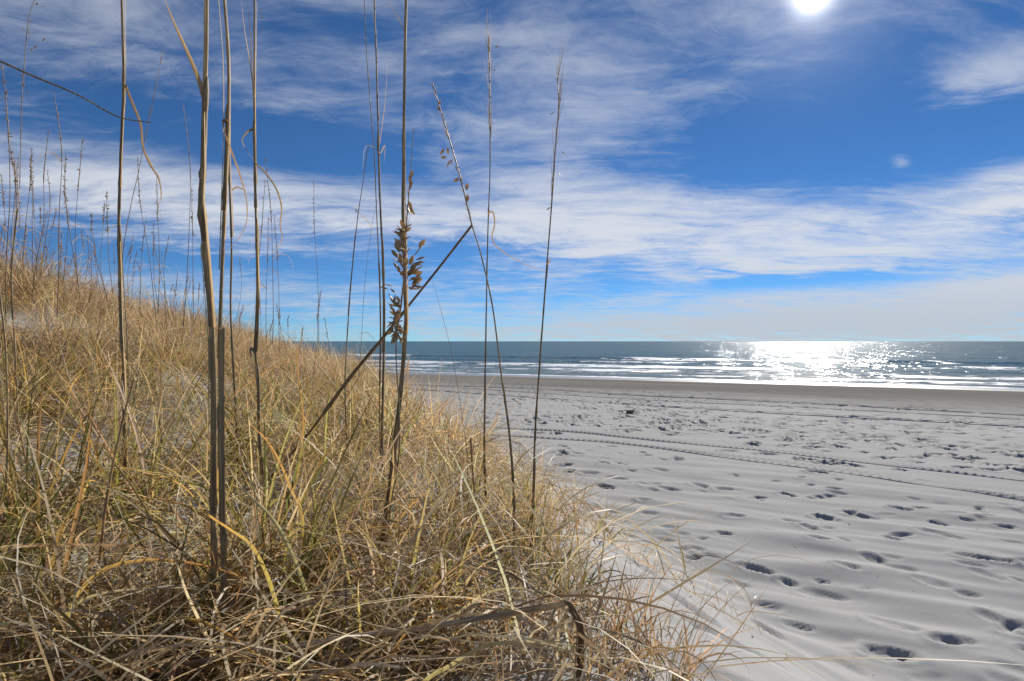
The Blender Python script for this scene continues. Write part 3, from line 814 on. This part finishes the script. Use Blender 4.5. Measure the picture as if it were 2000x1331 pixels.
e, C, d = stalk('', [(248, 985), (246, 900), (244, 800), (243, 740), (238, 650), (234, 540), (232, 450), (235, 338), (239, 240), (242, 162), (238, 0), (238, -60)], .0088, .0046,
                 leaves=[([(244, 165), (250, 180), (262, 210), (275, 245), (279, 285), (292, 320), (310, 350), (315, 385), (308, 405), (318, 430)], .007, .05, DARK, MIDC),
                         ([(244, 830), (241, 780), (238, 745), (250, 800), (272, 850), (276, 890)], .006, .06, GREY, GREY), ([(247, 990), (255, 930), (258, 905), (252, 885)], .007, .03, BROWN, DARK)],
                 sheaths=[(.02, .27, 1.35, -.002), (.30, .53, 1.32, .002), (.56, .82, 1.3, -.002)], strands=[(.05, .5, .007, .006, .004), (.6, .99, .006, .012, .003)], c0=MIDC, c1=STRAW, seed=3)
tag(e, 'thick bare stalk with one dark leaf drooping from its joint against the sky', 'sea oat')

e, C, d = stalk('', [(252, 905), (250, 700), (242, 560), (240, 495), (256, 400), (272, 330), (285, 260), (300, 190), (318, 100)], .0034, .0010,
                 leaves=[([(285, 300), (300, 330), (312, 350), (316, 395)], .003)], c0=MIDC, c1=PALE, seed=4)
tag(e, 'thin stalk leaning right, crossing close behind the thick bare stalk', 'sea oat')
part('seed_head', hairs(C[-24:], 30, .05, np.random.default_rng(5), .0004, .12), M_HUSK, e)

e, C, d = stalk('', [(416, 1340), (417, 1150), (417, 1000), (418, 880), (418, 760), (414, 640), (404, 510), (393, 395), (396, 330), (399, 190), (402, 110), (403, 0), (405, -60)], .0078, .0042, depth=.93, root=True,
                 leaves=[([(398, 190), (386, 150), (365, 100), (340, 45), (318, -10)], .007, .02, MIDC, STRAW)],
                 sheaths=[(.03, .22, 1.3, .002), (.24, .5, 1.28, -.002), (.5, .62, 1.4, -.004), (.62, .85, 1.25, .003)], strands=[(.5, .8, .008, .004, .004), (.3, .6, -.008, -.006, .003)], c0=MIDC, c1=STRAW, seed=5)
tag(e, 'tall bent stalk with a straight leaf splitting off up and to the left', 'sea oat')

e, C, d = stalk('', [(436, 1345), (437, 1230), (436, 1100), (434, 900), (433, 760), (434, 640)], .0070, .0056, depth=.90, c0=MIDC, c1=MIDC * .85, sheaths=[(.1, .45, 1.2, .002), (.45, .8, 1.22, -.003)], seed=6)
tag(e, 'broken off grey brown stalk stub standing against the tall bent stalk', 'sea oat')

e, C, d = stalk('', [(436, 1080), (432, 900), (429, 700), (431, 600), (434, 500), (437, 420), (441, 330), (445, 240), (446, 120), (438, 0), (437, -50)], .0068, .0036,
                 leaves=[([(445, 240), (436, 236), (440, 262), (446, 285)], .009, .02, BROWN, DARK), ([(440, 262), (450, 290), (468, 340), (481, 390), (482, 430), (470, 460), (440, 497)], .006, .05, DARK, MIDC)],
                 sheaths=[(.35, .6, 1.3, .002), (.6, .78, 1.35, -.002)], strands=[(.55, .98, .006, .008, .003), (.5, .99, -.005, -.010, .0025)], c0=MIDC, c1=STRAW, seed=7)
tag(e, 'stalk with a dark flag at its joint and a long curling leaf', 'sea oat')

e, C, d = stalk('', [(465, 940), (462, 840), (455, 700), (450, 600), (452, 480), (450, 400), (447, 300), (447, 180), (441, 60), (440, -30)], .0060, .0024,
                 leaves=[([(453, 372), (462, 366), (474, 370), (480, 375)], .006, .02, BROWN, DARK)], sheaths=[(.2, .48, 1.3, .002), (.5, .7, 1.3, -.002)], strands=[(.5, .9, .007, .009, .003)], c0=DARK, c1=STRAW, seed=8)
tag(e, 'stalk rising just behind the one with the long curling leaf', 'sea oat')

e, C, d = stalk('', [(522, 1015), (511, 900), (506, 830), (505, 745), (499, 690), (501, 640), (503, 560), (500, 430), (498, 330), (497, 200), (497, 0), (497, -50)], .0080, .0036,
                 leaves=[([(496, 252), (484, 258), (473, 275), (482, 295), (498, 315)], .006, .03, DARK, MIDC), ([(500, 320), (520, 340), (540, 370), (550, 405), (547, 440), (551, 465), (538, 490), (515, 505)], .005, .08, MIDC, STRAW),
                         ([(499, 690), (489, 680), (492, 700), (502, 720)], .008, .02, GREY, DARK), ([(497, 190), (488, 120), (478, 60), (470, -10)], .003, .02), ([(496, 220), (492, 120), (487, 40), (480, -10)], .0025, .02)],
                 sheaths=[(.32, .56, 1.3, .002), (.1, .3, 1.2, -.002), (.58, .74, 1.3, -.002)], strands=[(.4, .62, .007, .007, .004), (.62, .95, .006, .007, .003)], c0=MIDC, c1=STRAW, seed=9)
tag(e, 'knobbly jointed stalk with a folded leaf and a wide looping leaf', 'sea oat')
hd = part('seed_head', hairs(C[-12:], 10, .06, np.random.default_rng(5), .0004, .1), M_HUSK, e)
for (x, y) in ((508, 34), (508, 56), (505, 18)): place_spike(hd, e, at(x, y, d - .005), (1, .1, -.1), .014, .3)

e, C, d = stalk('', [(752, 960), (748, 900), (746, 850), (748, 740), (750, 620), (747, 500), (742, 380), (739, 260), (735, 120), (731, 0), (730, -50)], .0068, .0028,
                 leaves=[([(742, 300), (726, 286), (713, 290), (708, 330)], .003, .03, STRAW, PALE), ([(742, 280), (752, 200), (757, 120)], .002, .02), ([(744, 300), (752, 285), (750, 320)], .003, .02)],
                 sheaths=[(.28, .5, 1.3, .002), (.5, .7, 1.25, -.002), (.05, .28, 1.3, .002)], c0=MIDC, c1=STRAW, seed=10)
tag(e, 'straight stalk of a close pair, the one with fine pale hairs at the top', 'sea oat')
part('seed_head', hairs(C[-40:], 46, .07, np.random.default_rng(6), .0005, .10), M_HUSK, e)

e, C, d = stalk('', [(745, 930), (742, 850), (742, 740), (743, 640), (740, 520), (735, 400), (731, 300), (724, 210), (715, 90), (711, -20)], .0046, .0016, sheaths=[(.2, .45, 1.3, .002)], c0=DARK, c1=MIDC, seed=11)
tag(e, 'dark thin stalk of a close pair, drifting apart towards its top', 'sea oat')
part('seed_head', hairs(C[-20:], 12, .05, np.random.default_rng(7), .0004, .1), M_HUSK, e)

e, C, d = stalk('', [(742, 1095), (755, 1000), (770, 880), (785, 745), (792, 650), (791, 560), (787, 420), (788, 330), (790, 160), (793, 0), (793, -50)], .0078, .0036,
                 leaves=[([(742, 1090), (770, 1030), (805, 985), (850, 950)], .007, .05, OLIVE, ORANGE), ([(744, 1085), (775, 1050), (810, 1050 - 20)], .006, .04, OLIVE, ORANGE), ([(748, 1060), (765, 960), (768, 880), (762, 800)], .008, .02, MIDC, STRAW),
                         ([(792, 730), (797, 710), (796, 690)], .005, .02, BROWN, BROWN), ([(789, 60), (780, 40), (764, 12), (757, -6)], .0025, .02)],
                 sheaths=[(.02, .2, 1.5, .003), (.2, .42, 1.3, -.002), (.45, .7, 1.25, .002)], strands=[(.4, .75, .006, .005, .003)], c0=DARK, c1=STRAW, seed=12)
tag(e, 'stout stalk bowed at the foot, rising behind a brown seed head', 'sea oat')
dS8 = d

e, C, d = stalk('', [(760, 1010), (778, 900), (780, 800), (775, 730), (774, 660), (783, 600), (789, 540), (794, 440), (800, 360), (808, 250)], .0030, .0009, c0=MIDC, c1=STRAW, seed=13, depth=dS8 - .03)
tag(e, 'thin stalk with a full brown head of flat husks', 'sea oat')
hd = part('seed_head', hairs(C[-52:-8], 30, .035, np.random.default_rng(8), .0006, .35), M_HUSK, e)
r8 = np.random.default_rng(21)
SPK = [(768, 560, -1.0, .25), (758, 565, -1.1, .3), (775, 575, -.8, .7), (770, 590, -.6, .9)] + \
      [(772 + r8.uniform(-4, 10), 592 + k * 6.0, r8.uniform(-.7, .5), r8.uniform(-1, .7)) for k in np.arange(0, 12, .42)] + \
      [(784 + r8.uniform(-5, 8), 446 + k * 5.2, r8.uniform(-.8, .6), r8.uniform(.1, 1)) for k in np.arange(0, 19, .42)] + \
      [(800 + r8.uniform(-4, 10), 515 + k * 4.2, r8.uniform(.2, 1.1), r8.uniform(-.1, 1)) for k in np.arange(0, 13, .42)] + \
      [(808, 500, .7, .8), (815, 492, .6, .9), (818, 484, .7, .8), (812, 508, 1, .3), (795, 400, .3, -1), (799, 405, .6, -.8), (797, 392, .4, -.9), (800, 372, .2, .9), (802, 350, .2, 1), (803, 362, -.2, 1)]
for (x, y, a, b) in SPK: place_spike(hd, e, at(x, y, d + r8.uniform(-.012, .012)), (a, r8.uniform(-.5, .5), b), r8.uniform(.019, .027), r8.uniform(-.7, .7))

e, C, d = stalk('', [(684, 935), (677, 860), (674, 760), (676, 690), (684, 570), (698, 430), (707, 370), (717, 300), (722, 285)], .0038, .0014, sheaths=[(.25, .5, 1.35, .001), (.5, .75, 1.3, -.001)],
                 leaves=[([(698, 415), (694, 408), (700, 402)], .004), ([(702, 420), (718, 432), (728, 455), (738, 490)], .0025, .03)], c0=DARK, c1=MIDC, seed=14)
tag(e, 'dark slim stalk leaning right beside the close pair', 'sea oat')

e, C, d = stalk('', [(695, 835), (700, 740), (705, 680), (710, 590), (716, 520), (728, 430), (740, 380)], .0026, .0010, leaves=[([(704, 652), (716, 650), (728, 660), (734, 670)], .0035, .03, DARK, MIDC)], c0=DARK, c1=MIDC, seed=15)
tag(e, 'hair thin stalk with a small hooked leaf at the height of the sea', 'sea oat')

e, C, d = stalk('', [(510, 955), (600, 850), (690, 730), (740, 670), (800, 595), (860, 520), (922, 440)], .0070, .0046, lean=-.75, sheaths=[(.35, .75, 1.3, .001)], c0=RUST * .9, c1=DARK, seed=16)
tag(e, 'broken brown stalk lying slantwise across the upright ones', 'sea oat')

e, C, d = stalk('', [(1003, 1095), (1003, 960), (995, 850), (980, 740), (962, 600), (940, 500), (922, 440), (900, 350), (880, 280), (862, 220), (845, 162)], .0044, .0009, depth=dS8 - .02, sheaths=[(.02, .18, 1.35, .001), (.2, .4, 1.2, .001)], c0=MIDC, c1=STRAW, seed=17)
tag(e, 'stalk leaning left with loose golden husks hanging on one side', 'sea oat')
hd = part('seed_head', hairs(C[-42:], 70, .018, np.random.default_rng(9), .0005, .7), M_HUSK, e)
for (x, y, a, b, s_) in ((868, 290, -.6, -.8, .018), (874, 288, .1, -1, .016), (872, 308, -.7, .1, .014), (880, 312, -.5, -.9, .019), (884, 310, -.2, -.5, .014), (889, 322, .3, -1, .017), (897, 348, -.8, -.5, .016), (911, 372, .1, 1, .018), (912, 395, .1, 1, .018), (857, 205, .3, .9, .013), (860, 216, -.5, .5, .012)):
    place_spike(hd, e, at(x, y, d - .004), (a, .2, b), s_, a * 2)

e, C, d = stalk('', [(951, 1005), (946, 900), (947, 760), (950, 600), (953, 450), (957, 330), (957, 200), (956, 130), (955, 72)], .0044, .0010, sheaths=[(.05, .3, 1.3, .001), (.33, .55, 1.3, -.001)],
                 leaves=[([(954, 420), (957, 414), (964, 418), (966, 440), (961, 462), (970, 482), (1000, 503), (1030, 518), (1062, 530), (1095, 542)], .0042, .03, DARK, MIDC)], c0=DARK, c1=MIDC, seed=18)
tag(e, 'upright stalk with a wavy leaf trailing off to the right', 'sea oat')
hd = part('seed_head', hairs(C[-30:], 34, .11, np.random.default_rng(10), .0005, .16), M_HUSK, e)
for (x, y, a) in ((967, 92, 1.4), (950, 90, -.5), (962, 138, 1), (953, 140, -.3), (955, 152, .4)): place_spike(hd, e, at(x, y, d), (a, .1, .2), .010, a)

e, C, d = stalk('', [(1037, 1105), (1041, 1000), (1045, 850), (1055, 700), (1068, 520), (1077, 405), (1084, 300), (1091, 210), (1088, 145)], .0048, .0009, sheaths=[(.03, .24, 1.3, .001), (.27, .5, 1.3, -.001), (.52, .63, 1.2, .002)],
                 leaves=[([(1067, 520), (1074, 508), (1073, 502)], .004, .01, BROWN, MIDC), ([(1041, 1010), (1030, 1000), (1010, 1008), (995, 1025)], .005, .03, BROWN, DARK)], c0=DARK, c1=MIDC, seed=19)
tag(e, 'outermost tall stalk over the open beach, thin bare top', 'sea oat')
hd = part('seed_head', hairs(C[-32:], 30, .09, np.random.default_rng(12), .0005, .16), M_HUSK, e)
for (x, y, a) in ((1095, 300, .4), (1097, 296, .8), (1088, 336, .6), (1082, 218, -.6), (1075, 405, -.8)): place_spike(hd, e, at(x, y, d), (a, .1, -.6), .012, a)

e, C, d = stalk('', [(925, 965), (915, 900), (905, 830), (893, 750), (880, 680), (862, 610), (845, 550)], .0020, .0006, c0=DARK, c1=STRAW, seed=20)
tag(e, 'wispy thin stem leaning left just seaward of the brown seed head', 'sea oat')
e, C, d = stalk('', [(935, 1075), (930, 1000), (924, 930), (919, 855)], .0040, .0034, c0=RUST, c1=RUST, seed=22)
tag(e, 'short brown stalk stub with a snapped top in the edge grass', 'sea oat')
e, C, d = stalk('', [(170, 1225), (190, 1130), (205, 1000), (222, 900), (245, 800), (262, 740)], .0048, .0018, c0=RUST, c1=MIDC, seed=23)
tag(e, 'slanting dead stalk in the grass at the foot of the thick bare stalk', 'sea oat')
e, C, d = stalk('', [(2, 1100), (14, 900), (12, 700), (-2, 560)], .004, .002, c0=MIDC, c1=STRAW, seed=24)
tag(e, 'short stalk at the dune hollow half hidden in arching blades', 'sea oat')
e, C, d = stalk('', [(95, 905), (80, 830), (58, 720), (40, 640)], .003, .0014, c0=RUST, c1=MIDC, seed=25)
tag(e, 'thin rusty stem leaning left over the bare sand patch', 'sea oat')
# the long bowed stem that sweeps in over the dune
e = empty('bowed_stem', at(-60, 100, 1.25)); bpy.context.view_layer.update()
ph_ = ground_hit(-240, 1000)
Cb = crom([Vector(ph_), at(-330, 560, 1.3), at(-230, 160, 1.27), at(-60, 95, 1.25), at(0, 120, 1.24), at(60, 147, 1.22), at(150, 185, 1.2), at(230, 228, 1.2), at(295, 240, 1.2)], 10)
e.location = tuple(ph_); bpy.context.view_layer.update()
part('stem', tube(Cb, np.linspace(.0040, .0011, len(Cb)), 6, MIDC, GREY), M_STEM, e)
tag(e, 'long thin stem bowed over and sweeping down across the blue sky', 'sea oat')

# the fallen stalk lying across the grass in front
e = empty('fallen_stalk', at(300, 1325, .80)); bpy.context.view_layer.update()
Cf = crom([at(180, 1345, .84), at(320, 1308, .82), at(600, 1258, .80), at(900, 1214, .79), at(1060, 1187, .79), at(1103, 1178, .79)], 14)
part('stem', tube(Cf, (.0040 + .0007 * np.sin(np.linspace(0, 9, len(Cf)))) * np.linspace(1, .85, len(Cf)), 8, GREY * 1.5, STRAW, .3), M_STEM, e, axis=Cf[-1] - Cf[0])
Cg = crom([at(1101, 1178, .79), at(1112, 1180, .79), at(1122, 1196, .79), at(1134, 1225, .79), at(1134, 1280, .80), at(1130, 1345, .81)], 10)
part('bent_end', tube(Cg, np.linspace(.0026, .0040, len(Cg)), 8, BROWN, BROWN * .8, .3), M_STEM, e)
Cg2 = crom([at(1112, 1190, .785), at(1124, 1215, .785), at(1121, 1290, .79), at(1117, 1345, .80)], 10)
part('strand', ribbon(Cg2, np.full(len(Cg2), .006), BROWN, GREY, .3), M_LEAF, e)
tag(e, 'grey fallen stalk lying across the front grass, snapped over at one end', 'sea oat')

# traced big blades in front
BL = [([(95, 1345), (120, 1250), (150, 1165), (200, 1115), (270, 1096), (350, 1097), (430, 1113), (500, 1138)], .0062, .86, OLIVE, ORANGE, 'long pale blade arching right, upper of two parallel arches'),
      ([(60, 1345), (100, 1240), (150, 1180), (210, 1158), (300, 1150), (380, 1150), (430, 1157)], .0052, .84, OLIVE, PALE, 'long straw blade arching right, lower of two parallel arches'),
      ([(572, 1345), (560, 1270), (545, 1200), (520, 1120), (490, 1065), (450, 1035), (400, 1000), (350, 945), (240, 912)], .0082, .84, GREEN * 1.5, ORANGE, 'broad yellow green blade bending up to an orange tip'),
      ([(622, 1345), (615, 1240), (595, 1150), (560, 1060), (525, 1005), (470, 950), (440, 900)], .0070, .90, GREEN * 1.5, PALE, 'broad green blade bowing left beside a yellow green one'),
      ([(452, 1345), (430, 1300), (400, 1235), (365, 1160), (345, 1100), (330, 1070)], .0070, .80, PALE, PALE, 'stiff bleached blade slanting up to the left'),
      ([(130, 1345), (190, 1310), (250, 1303), (310, 1312), (350, 1335)], .0065, .76, STRAW, ORANGE, 'low straw blade arching just above the ground litter'),
      ([(520, 1000), (570, 960), (585, 900), (592, 820), (583, 740), (579, 672)], .0058, 1.20, GREEN, ORANGE, 'upright blade with a long orange tip in front of the ridge'),
      ([(600, 1180), (596, 1080), (588, 1000), (570, 960), (545, 900), (520, 860), (480, 820)], .0070, 1.05, OLIVE, ORANGE, 'orange tipped blade leaning left among green blades'),
      ([(460, 1290), (500, 1235), (560, 1195), (640, 1184), (700, 1200), (745, 1235)], .0056, .88, STRAW, PALE, 'pale blade forming a low arch behind the fallen stalk'),
      ([(720, 1320), (728, 1200), (730, 1120), (718, 1060), (695, 1030)], .0048, .95, STRAW, PALE, 'thin straw blade standing with a bowed top near the bowed stalk foot'),
      ([(740, 1340), (790, 1280), (850, 1235), (940, 1165), (1010, 1150), (1060, 1165), (1095, 1190)], .0050, .88, OLIVE, PALE, 'long blade arching right over the fallen stalk'),
      ([(820, 1345), (880, 1300), (940, 1265), (1000, 1255), (1080, 1262), (1180, 1300), (1260, 1345)], .0055, .74, OLIVE, PALE, 'wide low blade arching in front of the snapped stalk'),
      ([(735, 1345), (760, 1290), (800, 1230), (850, 1200)], .0065, .82, GREEN * 1.3, ORANGE, 'short olive blade with an orange edge rising right'),
      ([(450, 1345), (510, 1322), (600, 1318), (700, 1330), (760, 1345)], .0060, .72, PALE, STRAW, 'straw blade lying nearly flat along the front'),
      ([(0, 1320), (40, 1330), (90, 1340)], .008, .74, OLIVE, OLIVE, 'broad olive blade crossing the near corner litter')]
for (pts, w, dp, c0, c1, lab) in BL:
    P = [at(x, y, dp + .03 * i / len(pts)) for i, (x, y) in enumerate(pts)]
    zg = Hs(P[0].x, P[0].y) - .02
    if P[0].z > zg + .03: P = [Vector((P[0].x - (P[1].x - P[0].x) * .3, P[0].y, zg))] + P
    Cc = crom(P, 8); m = np.linspace(0, 1, len(Cc))
    v, q, c = ribbon(Cc, w * np.clip(1.05 - m ** 2.5, .1, 1), c0 * 1.15, c1 * 1.15, random.uniform(-.9, .9))
    bl = link('arching_grass', mesh_np('arching_grass', v - np.array(P[0]), q, M_LEAF, cols=c), loc=P[0])
    tag(bl, lab, 'grass')

# ------------------------------------------------------------------ the thin stalks on the ridge
def far_stalk(base, top, head, group, label, seed, rad=.004, bend=0.0, leaf=True):
    rnd = np.random.default_rng(seed)
    b = np.array(base); t = np.array(top); e = empty('sea_oat_stalk', tuple(b)); bpy.context.view_layer.update()
    mid = (b + t) / 2 + np.array([bend, 0, 0]); q1 = (b + mid) / 2 + np.array([rnd.normal(0, .012), 0, 0]); q3 = (mid + t) / 2 + np.array([rnd.normal(0, .015) + bend * .3, 0, 0])
    C = crom([b - np.array([0, 0, .03]), q1, mid, q3, t], 6)
    part('stem', tube(C, np.linspace(rad, rad * .35, len(C)), 5, DARK, MIDC, 0, seed), M_STEM, e)
    k = max(3, int(len(C) * head)); n = int(rnd.integers(12, 34)) if rnd.random() < .75 else int(rnd.integers(2, 7))
    sc = rad / .004
    v1 = spikes_joined(C[-k:], n, .026 * sc, .45, rnd); v2 = hairs(C[-k:], 10, .09, rnd, .0011 * sc, .2)
    part('seed_head', merge([v1, v2]), M_HUSK, e)
    nl = int(rnd.integers(0, 3)) if leaf else 0
    if nl:
        for _ in range(nl):
            i = int(len(C) * rnd.uniform(.3, .7)); sg = rnd.choice((-1, 1)); p = C[i]; l = rnd.uniform(.12, .3)
            Cl = crom([p, p + np.array([sg * l * .35, 0, l * .3]), p + np.array([sg * l * .8, .02, l * .1]), p + np.array([sg * l, .03, -l * .5])], 5)
            part('leaf', ribbon(Cl, .007 * sc * np.linspace(1, .2, len(Cl)), MIDC, STRAW, rnd.uniform(-1, 1)), M_LEAF, e)
    label = 'thin ridge stalk with a %s seed head%s' % ('full dark' if n > 11 else 'nearly bare', (' and %s drooping leaf' % ('one' if nl == 1 else 'more than one')) if nl else ' and no leaf')
    tag(e, label, 'sea oat', group)
    return e


LB = 'thin dry sea oat stalk with a small dark head rising from the grassy ridge'
GRP = 'thin stalks standing along the grassy dune ridge'
RIDGE = [(12, 640, 5, 130, 4.2), (60, 610, 95, 255, 5), (110, 620, 105, 180, 4.6), (160, 620, 128, 300, 5.5), (150, 600, 162, 270, 6), (118, 630, 124, 370, 6), (225, 620, 208, 375, 6.5), (310, 600, 268, 305, 6), (305, 610, 300, 435, 7),
         (352, 625, 358, 205, 5.2), (378, 620, 374, 370, 7), (310, 620, 306, 340, 7), (525, 660, 524, 425, 7), (528, 660, 518, 310, 6.5), (548, 670, 535, 420, 8), (622, 690, 613, 345, 9), (275, 610, 285, 430, 7), (40, 620, 62, 290, 6), (20, 640, 18, 280, 5.2),
         (75, 620, 92, 330, 6.5), (500, 640, 518, 350, 7), (575, 690, 540, 590, 8), (640, 700, 634, 620, 9.5), (0, 620, 2, 340, 6)]
for k, (bx_, by_, tx_, ty_, dd) in enumerate(RIDGE):
    x = (bx_ - CX) / F * dd; z = Hs(x, dd); top = at(tx_, ty_, dd + .02)
    far_stalk((x, dd, z), tuple(top), .35, GRP, LB, 100 + k, .0034 + .0002 * dd, rng.normal(0, .03))
for k in range(96):
    dd = rng.uniform(5.0, 13); px = rng.choice([rng.uniform(-160, 240), rng.uniform(0, 420), rng.uniform(240, 640)], p=[.46, .34, .20])
    x = (px - CX) / F * dd
    if dune_s(x, dd) < .6: continue
    hgt = rng.uniform(.7, 1.45) * (1 if px < 450 else .8); lean = rng.normal(.02, .10)
    far_stalk((x, dd, Hs(x, dd)), (x + lean * hgt, dd + rng.normal(0, .05), Hs(x, dd) + hgt), rng.uniform(.2, .4), GRP, LB, 300 + k, .0024 + .0002 * dd, rng.normal(0, .04), rng.random() < .6)

# dark seaweed wad on the beach
p = ground_hit(1230, 808); r9 = np.random.default_rng(31); parts = []
for k in range(14):
    a = r9.uniform(0, 6.28); c0_ = p + np.array([r9.normal(0, .06), r9.normal(0, .05), .01])
    pts = crom([c0_, c0_ + np.array([math.cos(a) * .08, math.sin(a) * .08, r9.uniform(.02, .10)]), c0_ + np.array([math.cos(a) * .2, math.sin(a) * .2, r9.uniform(0, .04)])], 4)
    parts.append(tube(pts, np.linspace(.012, .004, len(pts)), 5, BROWN * .35, BROWN * .5, 0, k))
v, q, c = merge(parts); o = link('seaweed_wad', mesh_np('seaweed_wad', v - p, q, M_STEM, cols=c), loc=p)
tag(o, 'small dark wad of seaweed lying on the open beach sand', 'seaweed')

# broken shell and dark grains scattered on the dry sand
n = 5200; r7 = np.random.default_rng(77); uu = r7.triangular(1.5, 5, 22, n); tt = r7.uniform(-12, 22, n)
xy = uu[:, None] * SHORE_N + tt[:, None] * SHORE_T; keep = dune_s(xy[:, 0], xy[:, 1]) < -.3; xy = xy[keep]; n = len(xy)
sz = r7.uniform(.002, .0065, n) * np.where(r7.random(n) < .06, 2.2, 1); a = r7.uniform(0, 6.28, n)
z0 = Hgrid(xy[:, 0], xy[:, 1]); cor = np.array([[1, 0, 0], [0, .7, 0], [-1, .1, 0], [0, -.8, 0], [0, 0, .45]])
V = np.stack([xy[:, 0:1] + sz[:, None] * (cor[None, :, 0] * np.cos(a)[:, None] - cor[None, :, 1] * np.sin(a)[:, None]),
              xy[:, 1:2] + sz[:, None] * (cor[None, :, 0] * np.sin(a)[:, None] + cor[None, :, 1] * np.cos(a)[:, None]), z0[:, None] + sz[:, None] * cor[None, :, 2]], -1)
tri = (np.arange(n)[:, None, None] * 5 + np.array([[0, 1, 4], [1, 2, 4], [2, 3, 4], [3, 0, 4]])[None]).reshape(-1, 3)
cc = np.where(r7.random(n)[:, None] < .45, np.array([[.62, .58, .52]]), np.array([[.10, .085, .07]]))
tag(link('shell_bits', mesh_np('shell_bits', V.reshape(-1, 3), tri, M_BLADE, smooth=False, cols=np.repeat(cc, 5, 0))), 'tiny broken shell bits and dark specks strewn over the dry sand', 'shell bits', kind='stuff')
